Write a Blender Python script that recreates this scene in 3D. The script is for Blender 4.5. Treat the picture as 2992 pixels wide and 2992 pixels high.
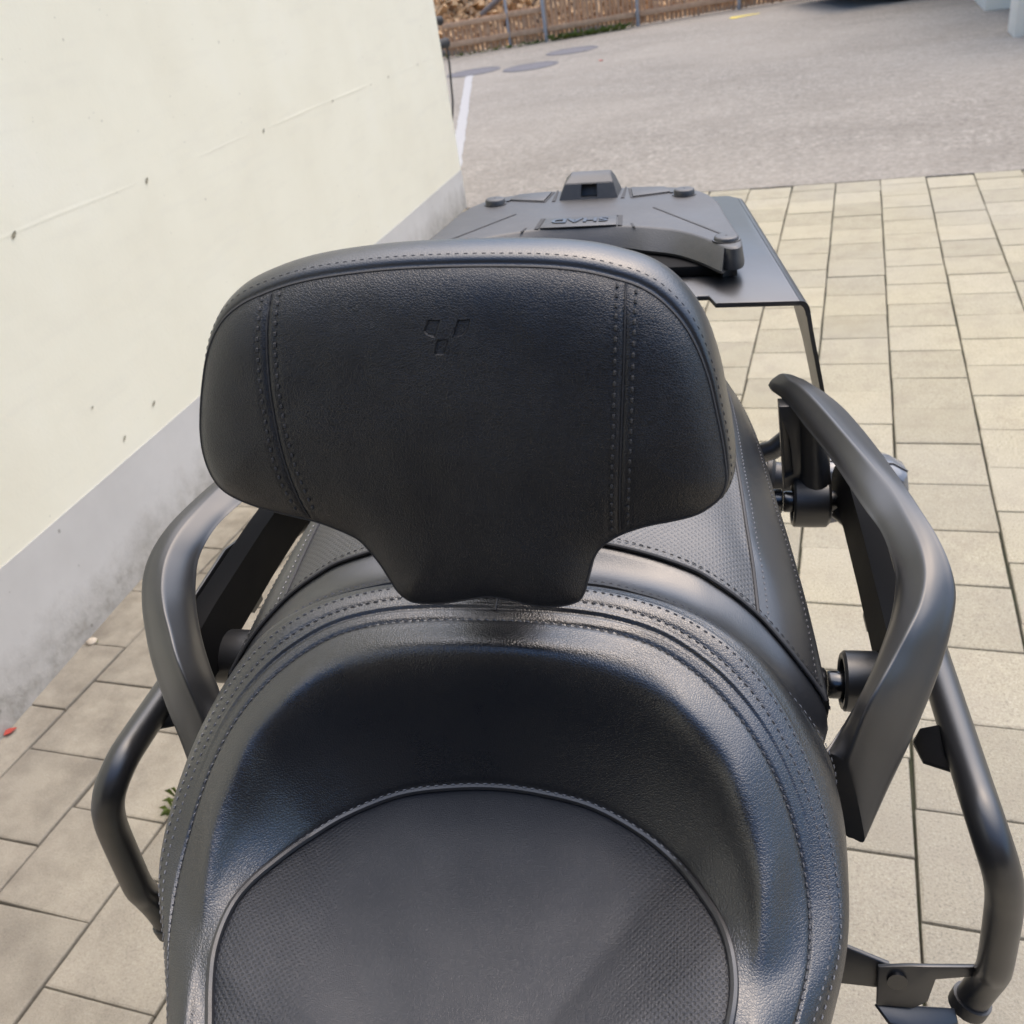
import bpy, bmesh, math, random
import numpy as np
from mathutils import Vector, Matrix, noise
from mathutils.geometry import delaunay_2d_cdt
random.seed(7); RS = np.random.RandomState(7)
S = bpy.context.scene
for o in list(bpy.data.objects): bpy.data.objects.remove(o)
COL = S.collection

# ------------------------------------------------------------------ camera, sky, sun, exposure
CAM_H = 1.22
cam = bpy.data.cameras.new('camera'); camo = bpy.data.objects.new('camera', cam); COL.objects.link(camo)
right = (0.944407, 0.297303, -0.140379); upv = (-0.040503, 0.528925, 0.847701); back = (0.326274, -0.794889, 0.511562)
camo.matrix_world = Matrix(((right[0], upv[0], back[0], 0), (right[1], upv[1], back[1], 0), (right[2], upv[2], back[2], CAM_H), (0, 0, 0, 1)))
cam.sensor_width = 36; cam.lens = 33.13; cam.clip_start = .02; cam.clip_end = 800
cam.dof.use_dof = True; cam.dof.focus_distance = .60; cam.dof.aperture_fstop = 17
S.camera = camo

SUN_EL, SUN_AZ = math.radians(66), math.radians(25)      # azimuth clockwise from +Y (veiled sun ahead of the viewer, a little to the right)
W = bpy.data.worlds.new('World'); S.world = W; W.use_nodes = True
wn = W.node_tree.nodes; wl = W.node_tree.links
bg = wn['Background']
sky = wn.new('ShaderNodeTexSky'); sky.sky_type = 'NISHITA'; sky.sun_disc = False
sky.sun_elevation = SUN_EL; sky.sun_rotation = SUN_AZ; sky.air_density = 1.0; sky.dust_density = 3.5; sky.ozone_density = 1.0
hs = wn.new('ShaderNodeHueSaturation'); hs.inputs['Saturation'].default_value = 1.35
wl.new(sky.outputs[0], hs.inputs['Color']); wl.new(hs.outputs[0], bg.inputs['Color'])
bg.inputs['Strength'].default_value = .15
sun = bpy.data.lights.new('sun', 'SUN'); suno = bpy.data.objects.new('sun', sun); COL.objects.link(suno)
sun.energy = 1.5; sun.angle = math.radians(90); sun.color = (1, .96, .90)
sd = Vector((math.sin(SUN_AZ) * math.cos(SUN_EL), math.cos(SUN_AZ) * math.cos(SUN_EL), math.sin(SUN_EL)))
suno.rotation_euler = sd.to_track_quat('Z', 'Y').to_euler()
S.view_settings.view_transform = 'Standard'; S.view_settings.look = 'None'
S.view_settings.exposure = 0.74; S.view_settings.gamma = 1
S.render.engine = 'CYCLES'; S.cycles.use_denoising = True
S.cycles.max_bounces = 6

# ------------------------------------------------------------------ helpers
def tag(o, label=None, cat=None, group=None, kind=None):
    if label: o['label'] = label
    if cat: o['category'] = cat
    if group: o['group'] = group
    if kind: o['kind'] = kind
    return o
def empty(name, loc=(0, 0, 0)):
    o = bpy.data.objects.new(name, None); o.location = loc; o.empty_display_size = .05; COL.objects.link(o); return o
def link(name, me, mat=None, parent=None, smooth=True):
    if mat is not None and not me.materials: me.materials.append(mat)
    o = bpy.data.objects.new(name, me); COL.objects.link(o)
    if parent: o.parent = parent
    if smooth and me.polygons: me.polygons.foreach_set('use_smooth', [True] * len(me.polygons))
    return o
def mesh(name, v, f, mat=None, parent=None, smooth=True):
    me = bpy.data.meshes.new(name); me.from_pydata([tuple(map(float, p)) for p in v], [], [tuple(map(int, q)) for q in f]); me.update()
    return link(name, me, mat, parent, smooth)
class MB:
    def __init__(s): s.v = []; s.f = []
    def add(s, v, f):
        b = len(s.v); s.v += [tuple(p) for p in v]; s.f += [tuple(i + b for i in q) for q in f]; return s
    def box(s, lo, hi):
        x0, y0, z0 = lo; x1, y1, z1 = hi
        return s.add([(x0, y0, z0), (x1, y0, z0), (x1, y1, z0), (x0, y1, z0), (x0, y0, z1), (x1, y0, z1), (x1, y1, z1), (x0, y1, z1)],
                     [(0, 3, 2, 1), (4, 5, 6, 7), (0, 1, 5, 4), (1, 2, 6, 5), (2, 3, 7, 6), (3, 0, 4, 7)])
    def tube(s, pts, r, n=14, cap=True):
        P = np.array(pts, float); m = len(P); rr = np.broadcast_to(np.array(r, float), (m,))
        T = np.gradient(P, axis=0); T /= np.linalg.norm(T, axis=1)[:, None] + 1e-12
        u = np.cross(T[0], (0, 0, 1.)); u = u if np.linalg.norm(u) > .1 else np.cross(T[0], (1., 0, 0)); u /= np.linalg.norm(u)
        vs = []
        for i in range(m):
            u = u - T[i] * (u @ T[i]); u /= np.linalg.norm(u); w = np.cross(T[i], u)
            for k in range(n):
                a = 2 * math.pi * k / n; vs.append(P[i] + rr[i] * (math.cos(a) * u + math.sin(a) * w))
        fs = [(i * n + k, i * n + (k + 1) % n, (i + 1) * n + (k + 1) % n, (i + 1) * n + k) for i in range(m - 1) for k in range(n)]
        if cap: fs += [tuple(range(n - 1, -1, -1)), tuple((m - 1) * n + k for k in range(n))]
        return s.add(vs, fs)
    def prism(s, poly, d):       # poly: 3D planar loop, extruded along vector d
        n = len(poly); d = np.array(d, float); p = [np.array(q, float) for q in poly]
        return s.add(p + [q + d for q in p], [tuple(range(n - 1, -1, -1)), tuple(range(n, 2 * n))] + [(i, (i + 1) % n, n + (i + 1) % n, n + i) for i in range(n)])
    def build(s, name, mat, parent=None, smooth=False, bevel=0, seg=2):
        o = mesh(name, s.v, s.f, mat, parent, smooth or bevel > 0)
        if bevel:
            bm = bmesh.new(); bm.from_mesh(o.data); bmesh.ops.recalc_face_normals(bm, faces=bm.faces[:])
            ed = [e for e in bm.edges if len(e.link_faces) == 2 and e.calc_face_angle(0) > .5]
            bmesh.ops.bevel(bm, geom=ed, offset=bevel, segments=seg, profile=.5, affect='EDGES', clamp_overlap=True)
            bm.to_mesh(o.data); bm.free(); autosmooth(o, 40)
        elif smooth: autosmooth(o, 40)
        return o
def autosmooth(o, deg):
    me = o.data; bm = bmesh.new(); bm.from_mesh(me); bmesh.ops.recalc_face_normals(bm, faces=bm.faces[:])
    for f in bm.faces: f.smooth = True
    for e in bm.edges: e.smooth = not (len(e.link_faces) == 2 and e.calc_face_angle(0) > math.radians(deg))
    bm.to_mesh(me); bm.free()
def catmull(P, m, closed=False):
    P = np.array(P, float); n = len(P)
    if closed: Q = np.vstack([P[-1], P, P[0], P[1]]); seg = n
    else: Q = np.vstack([2 * P[0] - P[1], P, 2 * P[-1] - P[-2]]); seg = n - 1
    t = np.linspace(0, seg, m, endpoint=not closed); out = []
    for a in t:
        i = min(int(a), seg - 1); u = a - i; p0, p1, p2, p3 = Q[i:i + 4]
        out.append(.5 * (2 * p1 + (p2 - p0) * u + (2 * p0 - 5 * p1 + 4 * p2 - p3) * u * u + (3 * p1 - p0 - 3 * p2 + p3) * u ** 3))
    return np.array(out)
def resample(P, m):
    P = np.array(P, float); d = np.r_[0, np.cumsum(np.linalg.norm(np.diff(P, axis=0), axis=1))]
    t = np.linspace(0, d[-1], m); return np.stack([np.interp(t, d, P[:, i]) for i in range(P.shape[1])], 1)
def grid_faces(nu, nv, closed_v=False):
    return [(i * nv + j, i * nv + (j + 1) % nv, (i + 1) * nv + (j + 1) % nv, (i + 1) * nv + j) for i in range(nu - 1) for j in range(nv if closed_v else nv - 1)]

# ------------------------------------------------------------------ materials
class NT:
    def __init__(s, name):
        s.m = bpy.data.materials.new(name); s.m.use_nodes = True; s.t = s.m.node_tree; s.p = s.t.nodes['Principled BSDF']
    def n(s, typ, ins=None, **kw):
        nd = s.t.nodes.new('ShaderNode' + typ)
        for k, v in kw.items(): setattr(nd, k, v)
        for k, v in (ins or {}).items():
            if isinstance(v, bpy.types.NodeSocket): s.t.links.new(v, nd.inputs[k])
            else: nd.inputs[k].default_value = v
        return nd
    def set(s, **kw):
        for k, v in kw.items():
            k = {'color': 'Base Color', 'rough': 'Roughness', 'metal': 'Metallic', 'normal': 'Normal', 'spec': 'Specular IOR Level', 'coat': 'Coat Weight', 'alpha': 'Alpha', 'trans': 'Transmission Weight', 'ior': 'IOR', 'sheen': 'Sheen Weight'}[k]
            if isinstance(v, bpy.types.NodeSocket): s.t.links.new(v, s.p.inputs[k])
            else: s.p.inputs[k].default_value = (*v, 1) if isinstance(v, tuple) and len(v) == 3 else v
        return s.m
    def math(s, op, a, b=None, c=None):
        ins = {0: a}
        if b is not None: ins[1] = b
        if c is not None: ins[2] = c
        return s.n('Math', ins, operation=op).outputs[0]
    def coord(s, kind='Object'):
        return s.n('TexCoord').outputs[kind]
    def pos(s): return s.n('NewGeometry').outputs['Position']
    def noise(s, vec, scale, detail=3, rough=.55, out=0):
        return s.n('TexNoise', {'Vector': vec, 'Scale': scale, 'Detail': detail, 'Roughness': rough}).outputs[out]
    def ramp(s, fac, stops):
        r = s.n('ValToRGB', {'Fac': fac}); e = r.color_ramp.elements
        while len(e) < len(stops): e.new(.5)
        for q, (p, c) in zip(e, stops):
            q.position = p; q.color = (*c, 1) if isinstance(c, tuple) else (c, c, c, 1)
        return r.outputs[0]
    def mix(s, fac, a, b, blend='MIX'):
        nd = s.n('Mix', data_type='RGBA', blend_type=blend)
        for k, v in ((0, fac), (6, a), (7, b)):
            if isinstance(v, bpy.types.NodeSocket): s.t.links.new(v, nd.inputs[k])
            else: nd.inputs[k].default_value = (*v, 1) if isinstance(v, tuple) else v
        return nd.outputs[2]
    def bump(s, h, strength, dist, normal=None):
        ins = {'Height': h, 'Strength': strength, 'Distance': dist}
        if normal is not None: ins['Normal'] = normal
        return s.n('Bump', ins).outputs[0]

def leather(name, grain, strength, rough, spec=1., ior=1.62, base=(.008, .009, .0115), stretch=(1, 1, 1), perforated=None):
    k = NT(name); co = k.coord()
    mp = k.n('Mapping', {'Vector': co, 'Scale': stretch}).outputs[0]
    warp = k.n('TexNoise', {'Vector': mp, 'Scale': grain * .35, 'Detail': 2}).outputs['Color']
    wv = k.n('VectorMath', {0: warp, 'Scale': 1.1 / grain}, operation='SCALE').outputs[0]
    v2 = k.n('VectorMath', {0: mp, 1: wv}, operation='ADD').outputs[0]
    vo = k.n('TexVoronoi', {'Vector': v2, 'Scale': grain}, feature='DISTANCE_TO_EDGE').outputs['Distance']
    cell = k.n('MapRange', {'Value': vo, 'From Min': 0., 'From Max': .22, 'To Min': 0., 'To Max': 1.}, interpolation_type='SMOOTHSTEP').outputs[0]
    fine = k.noise(mp, grain * 2.6, 3)
    wr = k.noise(v2, grain * .45, 3, .6)
    big = k.noise(co, 14, 3)
    amt = k.n('MapRange', {'Value': big, 'From Min': .35, 'From Max': .65, 'To Min': .55, 'To Max': 1.15}).outputs[0]
    h = k.math('MULTIPLY_ADD', cell, .6, k.math('MULTIPLY_ADD', fine, .35, k.math('MULTIPLY', wr, .9)))
    h = k.math('MULTIPLY', h, amt)
    if perforated:
        pitch, mask = perforated
        sx = k.n('SeparateXYZ', {0: co}); x, y = sx.outputs[0], sx.outputs[1]
        a = k.math('ADD', x, y); b = k.math('SUBTRACT', x, y)
        def tri(q): return k.math('SUBTRACT', k.math('FRACT', k.math('DIVIDE', q, pitch)), .5)
        ta, tb = tri(a), tri(b)
        d = k.math('SQRT', k.math('ADD', k.math('MULTIPLY', ta, ta), k.math('MULTIPLY', tb, tb)))
        hole = k.n('MapRange', {'Value': d, 'From Min': .20, 'From Max': .34, 'To Min': 1., 'To Max': 0.}, interpolation_type='SMOOTHSTEP').outputs[0]
        if mask:
            mk = k.n('MapRange', {'Value': k.math('ABSOLUTE', x), 'From Min': mask[0], 'From Max': mask[1], 'To Min': 0., 'To Max': 1.}, interpolation_type='SMOOTHSTEP').outputs[0]
            hole = k.math('MULTIPLY', hole, mk)
        h = k.math('SUBTRACT', h, k.math('MULTIPLY', hole, 2.2))
        k.set(color=k.mix(hole, base, (.003, .003, .004)))
    else:
        dust = k.noise(co, 260, 2, .7)
        spot = k.n('MapRange', {'Value': dust, 'From Min': .74, 'From Max': .80, 'To Min': 0., 'To Max': .10}).outputs[0]
        k.set(color=k.mix(spot, base, (.25, .24, .22)))
    rg = k.n('MapRange', {'Value': k.math('ADD', k.math('MULTIPLY', big, .7), k.math('MULTIPLY', fine, .3)), 'From Min': .3, 'From Max': .7, 'To Min': rough - .05, 'To Max': rough + .06}).outputs[0]
    return k.set(rough=rg, normal=k.bump(h, strength, .0006), spec=spec, ior=ior)
M = {}
M['leather_back'] = leather('backrest_leather', 700, .40, .36, spec=.8, ior=1.5, stretch=(1, 1, 1.25))
M['leather'] = leather('seat_leather', 600, .34, .30)
M['leather_fine'] = leather('seat_leather_smooth', 620, .14, .34)
M['panel'] = leather('perforated_seat_fabric', 900, .40, .46, spec=.8, ior=1.5, base=(.011, .0135, .020), perforated=(.0037, (.07, .12)))
M['perf'] = leather('perforated_passenger_leather', 700, .30, .46, base=(.02, .02, .021), perforated=(.0046, None))
def plastic(name, base, rough, scale=900, st=.12, dust=.0, spec=.9):
    k = NT(name); co = k.coord(); n1 = k.noise(co, scale, 2); n2 = k.noise(co, 9, 4)
    rg = k.n('MapRange', {'Value': n2, 'From Min': .3, 'From Max': .7, 'To Min': rough - .05, 'To Max': rough + .06}).outputs[0]
    c = base
    if dust:
        n3 = k.noise(co, 45, 5, .7)
        c = k.mix(k.n('MapRange', {'Value': n3, 'From Min': .5, 'From Max': .85, 'To Min': 0., 'To Max': dust}).outputs[0], base, (.3, .28, .25))
    return k.set(color=c, rough=rg, normal=k.bump(n1, st, .0005), spec=spec, ior=1.58)
M['handle'] = plastic('matte_black_handle', (.020, .0205, .0215), .38, 1200, .06, .03)
M['plastic'] = plastic('grained_black_plastic', (.030, .030, .031), .5, 700, .45, .10)
M['plastic_dark'] = plastic('black_plastic', (.012, .012, .013), .45)
M['powder'] = plastic('powder_coated_steel', (.017, .0175, .019), .34, 1500, .10, .03)
M['gloss'] = plastic('glossy_black_bolt', (.008, .008, .009), .2, 300, .02)
M['thread'] = plastic('thread', (.09, .093, .105), .5, 2000, .1)
M['thread_dark'] = plastic('dark_thread', (.004, .004, .006), .7, 2000, .1)
M['piping'] = plastic('piping_vinyl', (.02, .02, .022), .38, 1500, .1)
M['letter'] = plastic('glossy_letters', (.05, .05, .052), .28, 800, .02)
M['rail_black'] = plastic('dull_black_steel', (.006, .006, .0065), .7, 900, .1, spec=.12)
M['rubber'] = plastic('tyre_rubber', (.018, .018, .018), .8, 300, .3)
M['lens'] = plastic('smoked_lens', (.17, .18, .195), .16, 300, .02)
M['chrome'] = NT('bright_rim').set(color=(.5, .5, .52), rough=.25, metal=1.)
M['body'] = plastic('body_paint', (.02, .02, .021), .35)

# ================================================================== SETTING
# ---- ground sheet
k = NT('bare_soil'); gp = k.pos(); k.set(color=k.ramp(k.noise(gp, 3, 5), [(.3, (.10, .085, .065)), (.7, (.16, .14, .11))]), rough=.95, normal=k.bump(k.noise(gp, 60, 4), .5, .02)); M['soil'] = k.m
g = MB(); g.add([(-250, -150, -.06), (250, -150, -.06), (250, 350, -.06), (-250, 350, -.06)], [(0, 1, 2, 3)])
tag(g.build('ground', M['soil']), kind='structure')

# ---- asphalt yard
k = NT('asphalt'); gp = k.pos()
f1 = k.noise(gp, 130, 4, .75); f2 = k.noise(gp, 34, 4, .7)
blot = k.noise(k.n('Mapping', {'Vector': gp, 'Scale': (.8, 1.1, 1), 'Rotation': (0, 0, .25)}).outputs[0], 1.7, 5, .6)
c = k.ramp(k.math('MULTIPLY_ADD', f1, .4, k.math('MULTIPLY_ADD', f2, .35, k.math('MULTIPLY', k.noise(gp, 11, 5, .8), .25))), [(.40, (.12, .105, .083)), (.5, (.255, .228, .188)), (.60, (.44, .40, .335))])
c = k.mix(k.n('MapRange', {'Value': blot, 'From Min': .42, 'From Max': .66, 'To Min': 0., 'To Max': .40}).outputs[0], c, (.18, .157, .124))
pale = k.noise(gp, .35, 3, .5)
c = k.mix(k.n('MapRange', {'Value': pale, 'From Min': .42, 'From Max': .6, 'To Min': 0., 'To Max': .35}).outputs[0], c, (.36, .322, .265))
k.set(color=c, rough=.88, normal=k.bump(f1, .5, .004)); M['asphalt'] = k.m
a = MB().box((-40, 5.012, -.05), (40, 60, 0)); tag(a.build('asphalt_yard', M['asphalt']), kind='structure')

# ---- paving bed (mossy joint sand)
k = NT('joint_sand_and_moss'); gp = k.pos()
c = k.ramp(k.noise(gp, 9, 4), [(.38, (.06, .052, .04)), (.52, (.045, .052, .026)), (.66, (.09, .08, .062))])
k.set(color=c, rough=.95, normal=k.bump(k.noise(gp, 300, 3), .6, .003)); M['joint'] = k.m
bed = MB().box((-2.6, -1.5, -.05), (4.5, 5.010, -.011)); bed = tag(bed.build('paving', M['joint']), kind='structure')
# ---- pavers
k = NT('concrete_paver'); gp = k.pos(); oi = k.n('ObjectInfo').outputs['Random']
sp = k.noise(gp, 260, 3, .75); sp2 = k.noise(gp, 700, 2, .6); bl = k.noise(gp, 11, 5, .62); lg = k.noise(gp, 1.3, 3)
c = k.ramp(sp, [(.30, (.16, .142, .098)), (.43, (.385, .342, .235)), (.60, (.455, .41, .287)), (.73, (.62, .577, .45))])
c = k.mix(k.n('MapRange', {'Value': sp2, 'From Min': .66, 'From Max': .74, 'To Min': 0., 'To Max': .55}).outputs[0], c, (.14, .125, .11))
c = k.mix(k.n('MapRange', {'Value': bl, 'From Min': .46, 'From Max': .72, 'To Min': 0., 'To Max': .42}).outputs[0], c, (.27, .225, .16))
c = k.mix(k.n('MapRange', {'Value': lg, 'From Min': .4, 'From Max': .65, 'To Min': 0., 'To Max': .22}).outputs[0], c, (.38, .365, .335))
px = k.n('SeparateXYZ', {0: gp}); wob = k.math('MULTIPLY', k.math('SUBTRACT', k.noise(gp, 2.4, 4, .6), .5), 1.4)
stain_shade = k.n('MapRange', {'Value': k.math('ADD', px.outputs[0], wob), 'From Min': -1.25, 'From Max': -.45, 'To Min': .8, 'To Max': 0.}).outputs[0]  # browner weathering plus shade towards the wall, both put into the colour
c = k.mix(stain_shade, c, k.mix(k.n('MapRange', {'Value': bl, 'From Min': .36, 'From Max': .66, 'To Min': 0., 'To Max': 1.}).outputs[0], (.37, .322, .235), (.14, .112, .068)))
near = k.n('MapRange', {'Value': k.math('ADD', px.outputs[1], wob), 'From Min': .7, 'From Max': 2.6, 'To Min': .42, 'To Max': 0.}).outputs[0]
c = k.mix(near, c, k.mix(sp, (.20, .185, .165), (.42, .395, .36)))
hsv = k.n('HueSaturation', {'Color': c, 'Value': k.n('MapRange', {'Value': oi, 'From Min': 0., 'From Max': 1., 'To Min': .88, 'To Max': 1.1}).outputs[0]}).outputs[0]
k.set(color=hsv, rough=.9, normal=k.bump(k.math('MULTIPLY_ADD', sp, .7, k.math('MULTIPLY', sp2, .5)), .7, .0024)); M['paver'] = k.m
def paver_mesh(w, l, seed):
    bm = bmesh.new(); bmesh.ops.create_cube(bm, size=1)
    for v in bm.verts: v.co = Vector((v.co.x * w, v.co.y * l, v.co.z * .05 - .025))
    rr = random.Random(seed)
    for v in bm.verts: v.co.x += rr.uniform(-.0012, .0012); v.co.y += rr.uniform(-.0012, .0012)
    ed = [e for e in bm.edges if all(v.co.z > -.01 for v in e.verts)]
    bmesh.ops.bevel(bm, geom=ed, offset=.0042, segments=2, profile=.6, affect='EDGES')
    bmesh.ops.subdivide_edges(bm, edges=[e for e in bm.edges if e.calc_length() > .08], cuts=3, use_grid_fill=False)
    for v in bm.verts:
        if v.co.z > -.004: v.co.z -= max(0, noise.noise(v.co * 37 + Vector((seed, 0, 0)))) * .0012
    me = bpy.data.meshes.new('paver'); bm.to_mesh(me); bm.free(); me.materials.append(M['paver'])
    me.polygons.foreach_set('use_smooth', [False] * len(me.polygons)); return me
PM = [paver_mesh(.1985, .1972, i) for i in range(8)]
CW, X0 = .2036, .130
phase = {0: .1, -1: .006, 1: -.016, 2: .09, -6: .135, -7: .043, -8: .155, -9: .065, -5: .03, -4: .12}
def wall_x(y): return -1.6402 - (y - 1.484) * .11258
cand = []
Rm = np.array([right, upv, back])
for ci in range(-11, 20):
    ph = phase.get(ci, (.1 if ci % 2 == 0 else 0) + random.uniform(-.012, .012))
    for ri in range(-8, 26):
        cx, cy = X0 + (ci + .5) * CW, ph + (ri + .5) * .2
        if cy + .1 > 5.17 or cx + .1 < wall_x(cy) or cy < -1.3: continue
        q = Rm @ (np.array([cx, cy, 0]) - [0, 0, CAM_H])
        vis = q[2] < -.1 and abs(q[0] / q[2]) < .60 and abs(q[1] / q[2]) < .60
        cand.append((0 if vis else 1, -q[2] if vis else abs(cy) + abs(cx), cx, cy))
cand.sort()
rest = MB()
for n_, (hid, dd, cx, cy) in enumerate(cand):
    me = PM[random.randrange(8)]; rz = random.uniform(-.006, .006); dz = random.uniform(-.0016, .0008)
    jx, jy = random.uniform(-.0008, .0008), random.uniform(-.0008, .0008)
    sy = 1; over = cy + .0986 - 5.008
    if over > 0: sy = max(.1, 1 - over / .1972); cy -= over / 2
    fx = 1; wx = min(wall_x(cy - .1), wall_x(cy + .1)) - .01
    if cx - .0993 < wx:
        ov = wx - (cx - .0993); fx = 1 - ov / .1985; cx += ov / 2
        if fx < .08: continue
    if n_ < 298 and not hid:
        o = bpy.data.objects.new('paver', me); COL.objects.link(o); o.parent = bed
        o.location = (cx + jx, cy + jy, dz); o.scale = (fx, sy, 1)
        o.rotation_euler = (random.uniform(-.004, .004), random.uniform(-.004, .004), rz if fx == 1 else 0)
    else:
        b = len(rest.v); rest.v += [(v.co.x * fx + cx + jx, v.co.y * sy + cy + jy, v.co.z + dz) for v in me.vertices]
        rest.f += [tuple(i + b for i in p.vertices) for p in me.polygons]
tag(rest.build('more_pavers', M['paver'], bed), kind='stuff')

# ---- plastered wall with grey plinth
k = NT('cream_render'); gp = k.pos()
md = k.noise(gp, 2.2, 5, .6); fn = k.noise(gp, 120, 3)
c = k.ramp(md, [(.3, (.82, .775, .61)), (.55, (.86, .82, .655)), (.75, (.875, .84, .69))])
st = k.noise(k.n('Mapping', {'Vector': gp, 'Scale': (1, 1, 7)}).outputs[0], 3.2, 4, .6)
c = k.mix(k.n('MapRange', {'Value': st, 'From Min': .52, 'From Max': .7, 'To Min': 0., 'To Max': .22}).outputs[0], c, (.74, .70, .58))
def specks(k, gp, scale, lo, hi, amt, c, col, gate=None):
    vo = k.n('TexVoronoi', {'Vector': gp, 'Scale': scale, 'Randomness': 1.}); d = vo.outputs['Distance']; rnd = k.n('SeparateColor', {0: vo.outputs['Color']}).outputs[0]
    warp = k.math('MULTIPLY_ADD', k.noise(gp, scale * 4, 2), .12, d)
    dot = k.n('MapRange', {'Value': k.math('DIVIDE', warp, k.math('MULTIPLY_ADD', rnd, .9, .25)), 'From Min': lo, 'From Max': hi, 'To Min': amt, 'To Max': 0.}).outputs[0]
    on = k.math('GREATER_THAN', k.n('SeparateColor', {0: vo.outputs['Color']}).outputs[1], .62)
    f = k.math('MULTIPLY', dot, on)
    if gate is not None: f = k.math('MULTIPLY', f, gate)
    return k.mix(f, c, col)
gate = k.n('MapRange', {'Value': k.noise(gp, 1.1, 2), 'From Min': .40, 'From Max': .54, 'To Min': .0, 'To Max': 1.}).outputs[0]
c = specks(k, gp, 22, .11, .16, .55, c, (.22, .20, .15), gate)
c = specks(k, gp, 45, .13, .18, .35, c, (.33, .31, .24), gate)
k.set(color=c, rough=.85, normal=k.bump(k.math('MULTIPLY_ADD', k.noise(gp, 7, 4), 1.2, k.math('MULTIPLY', fn, .25)), .35, .004)); M['wall'] = k.m
k = NT('grey_plinth_paint'); gp = k.pos(); z = k.n('SeparateXYZ', {0: gp}).outputs[2]
md = k.noise(gp, 3.5, 5, .6)
c = k.ramp(md, [(.3, (.52, .50, .465)), (.7, (.61, .59, .55))])
low = k.n('MapRange', {'Value': k.math('ADD', z, k.math('MULTIPLY', k.noise(gp, 9, 5, .7), .22)), 'From Min': .14, 'From Max': .26, 'To Min': .75, 'To Max': 0.}).outputs[0]
c = k.mix(low, c, k.ramp(k.noise(gp, 22, 5, .7), [(.35, (.25, .23, .19)), (.55, (.40, .375, .33)), (.75, (.5, .47, .42))]))
c = specks(k, gp, 26, .15, .2, .6, c, (.17, .16, .13))
k.set(color=c, rough=.85, normal=k.bump(k.math('MULTIPLY_ADD', k.noise(gp, 40, 5, .7), low, k.math('MULTIPLY', md, .4)), .6, .006)); M['plinth'] = k.m
wd = np.array([-.111877, .993722]); wnrm = np.array([.993722, .111877]); wb = np.array([-1.64024, 1.48398])
def wp(s, h, out=0): p = wb + wd * s + wnrm * out; return (p[0], p[1], h)
def zl(s): return .2815 - .0226 * s        # top of the plinth
wall = empty('plastered_wall', wp(1.5, 0)); WINV = Matrix.Translation(-wall.location)
tag(wall, 'cream plastered house wall with a grey painted plinth along the paving', 'wall')
def wpl(*a): return tuple(np.array(wp(*a)) - np.array(wall.location))
def wall_block(name, mat, h0, h1, s0=-3.2, s1=3.592, out=0, depth=.32, n=40):
    b = MB(); vs = []; 
    for i in range(n + 1):
        s = s0 + (s1 - s0) * i / n
        for o_, hh in ((out, h0), (out, h1), (out - depth, h1), (out - depth, h0)): vs.append(wpl(s, hh(s), o_))
    fs = [(i * 4 + j, i * 4 + (j + 1) % 4, i * 4 + 4 + (j + 1) % 4, i * 4 + 4 + j) for i in range(n) for j in range(4)] + [(0, 3, 2, 1), (n * 4, n * 4 + 1, n * 4 + 2, n * 4 + 3)]
    b.add(vs, fs); o = b.build(name, mat, wall); autosmooth(o, 30); return o
wall_block('render_face', M['wall'], lambda s: zl(s), lambda s: 3.2)
wall_block('plinth', M['plinth'], lambda s: -.05, lambda s: zl(s), out=.0015)
wall_block('house_mass', M['wall'], lambda s: -.05, lambda s: 3.2, s0=-3.2, s1=3.588, out=-.33, depth=4., n=2)
# horizontal board-mark ridge and the old plug holes along it
def zc(s): return .8525 - .0197 * s
rp = [wpl(s, zc(s) + .004 * noise.noise(Vector((s * 3, 0, 0))), .0) for s in np.linspace(-3, 3.58, 160)]
ridge = MB(); vs = []
for i, p in enumerate(rp):
    s = -3 + 6.58 * i / 159; a = .55 + 1.2 * noise.noise(Vector((s * 2.1, 3, 0)))
    for dh, do in ((-.010, -.001), (-.002, .0014 * a - .0005), (.003, .0016 * a - .0005), (.014, -.001)):
        vs.append((p[0] + wnrm[0] * do, p[1] + wnrm[1] * do, p[2] + dh))
ridge.add(vs, grid_faces(160, 4)); ridge.build('board_mark', M['wall'], wall, smooth=True)
k = NT('dirty_hole'); k.set(color=k.ramp(k.noise(k.pos(), 200, 3), [(.4, (.16, .145, .10)), (.65, (.42, .38, .27))]), rough=.95); M['hole'] = k.m
for s, h, w_, hh in [(.077, .85, .022, .010), (.611, .836, .016, .012), (1.336, .822, .014, .010), (1.967, .812, .012, .009), (2.66, .80, .012, .008), (3.125, .791, .012, .008), (2.42, .803, .010, .006), (.32, .345, .018, .008), (.165, .325, .018, .007), (-.45, .86, .02, .01), (.1, .44, .008, .006)]:
    b = MB(); n = 9; ring = []
    for q in range(n):
        a = 2 * math.pi * q / n; rr = random.uniform(.7, 1.15); ring.append((s + math.cos(a) * w_ * .5 * rr, h + math.sin(a) * hh * .5 * rr + math.cos(a) * w_ * .25))
    vs = [wpl(x, y, .0022) for x, y in ring] + [wpl(s, h, .0008)]
    b.add(vs, [(q, (q + 1) % n, n) for q in range(n)]); b.build('plug_hole', M['hole'], wall)

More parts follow.
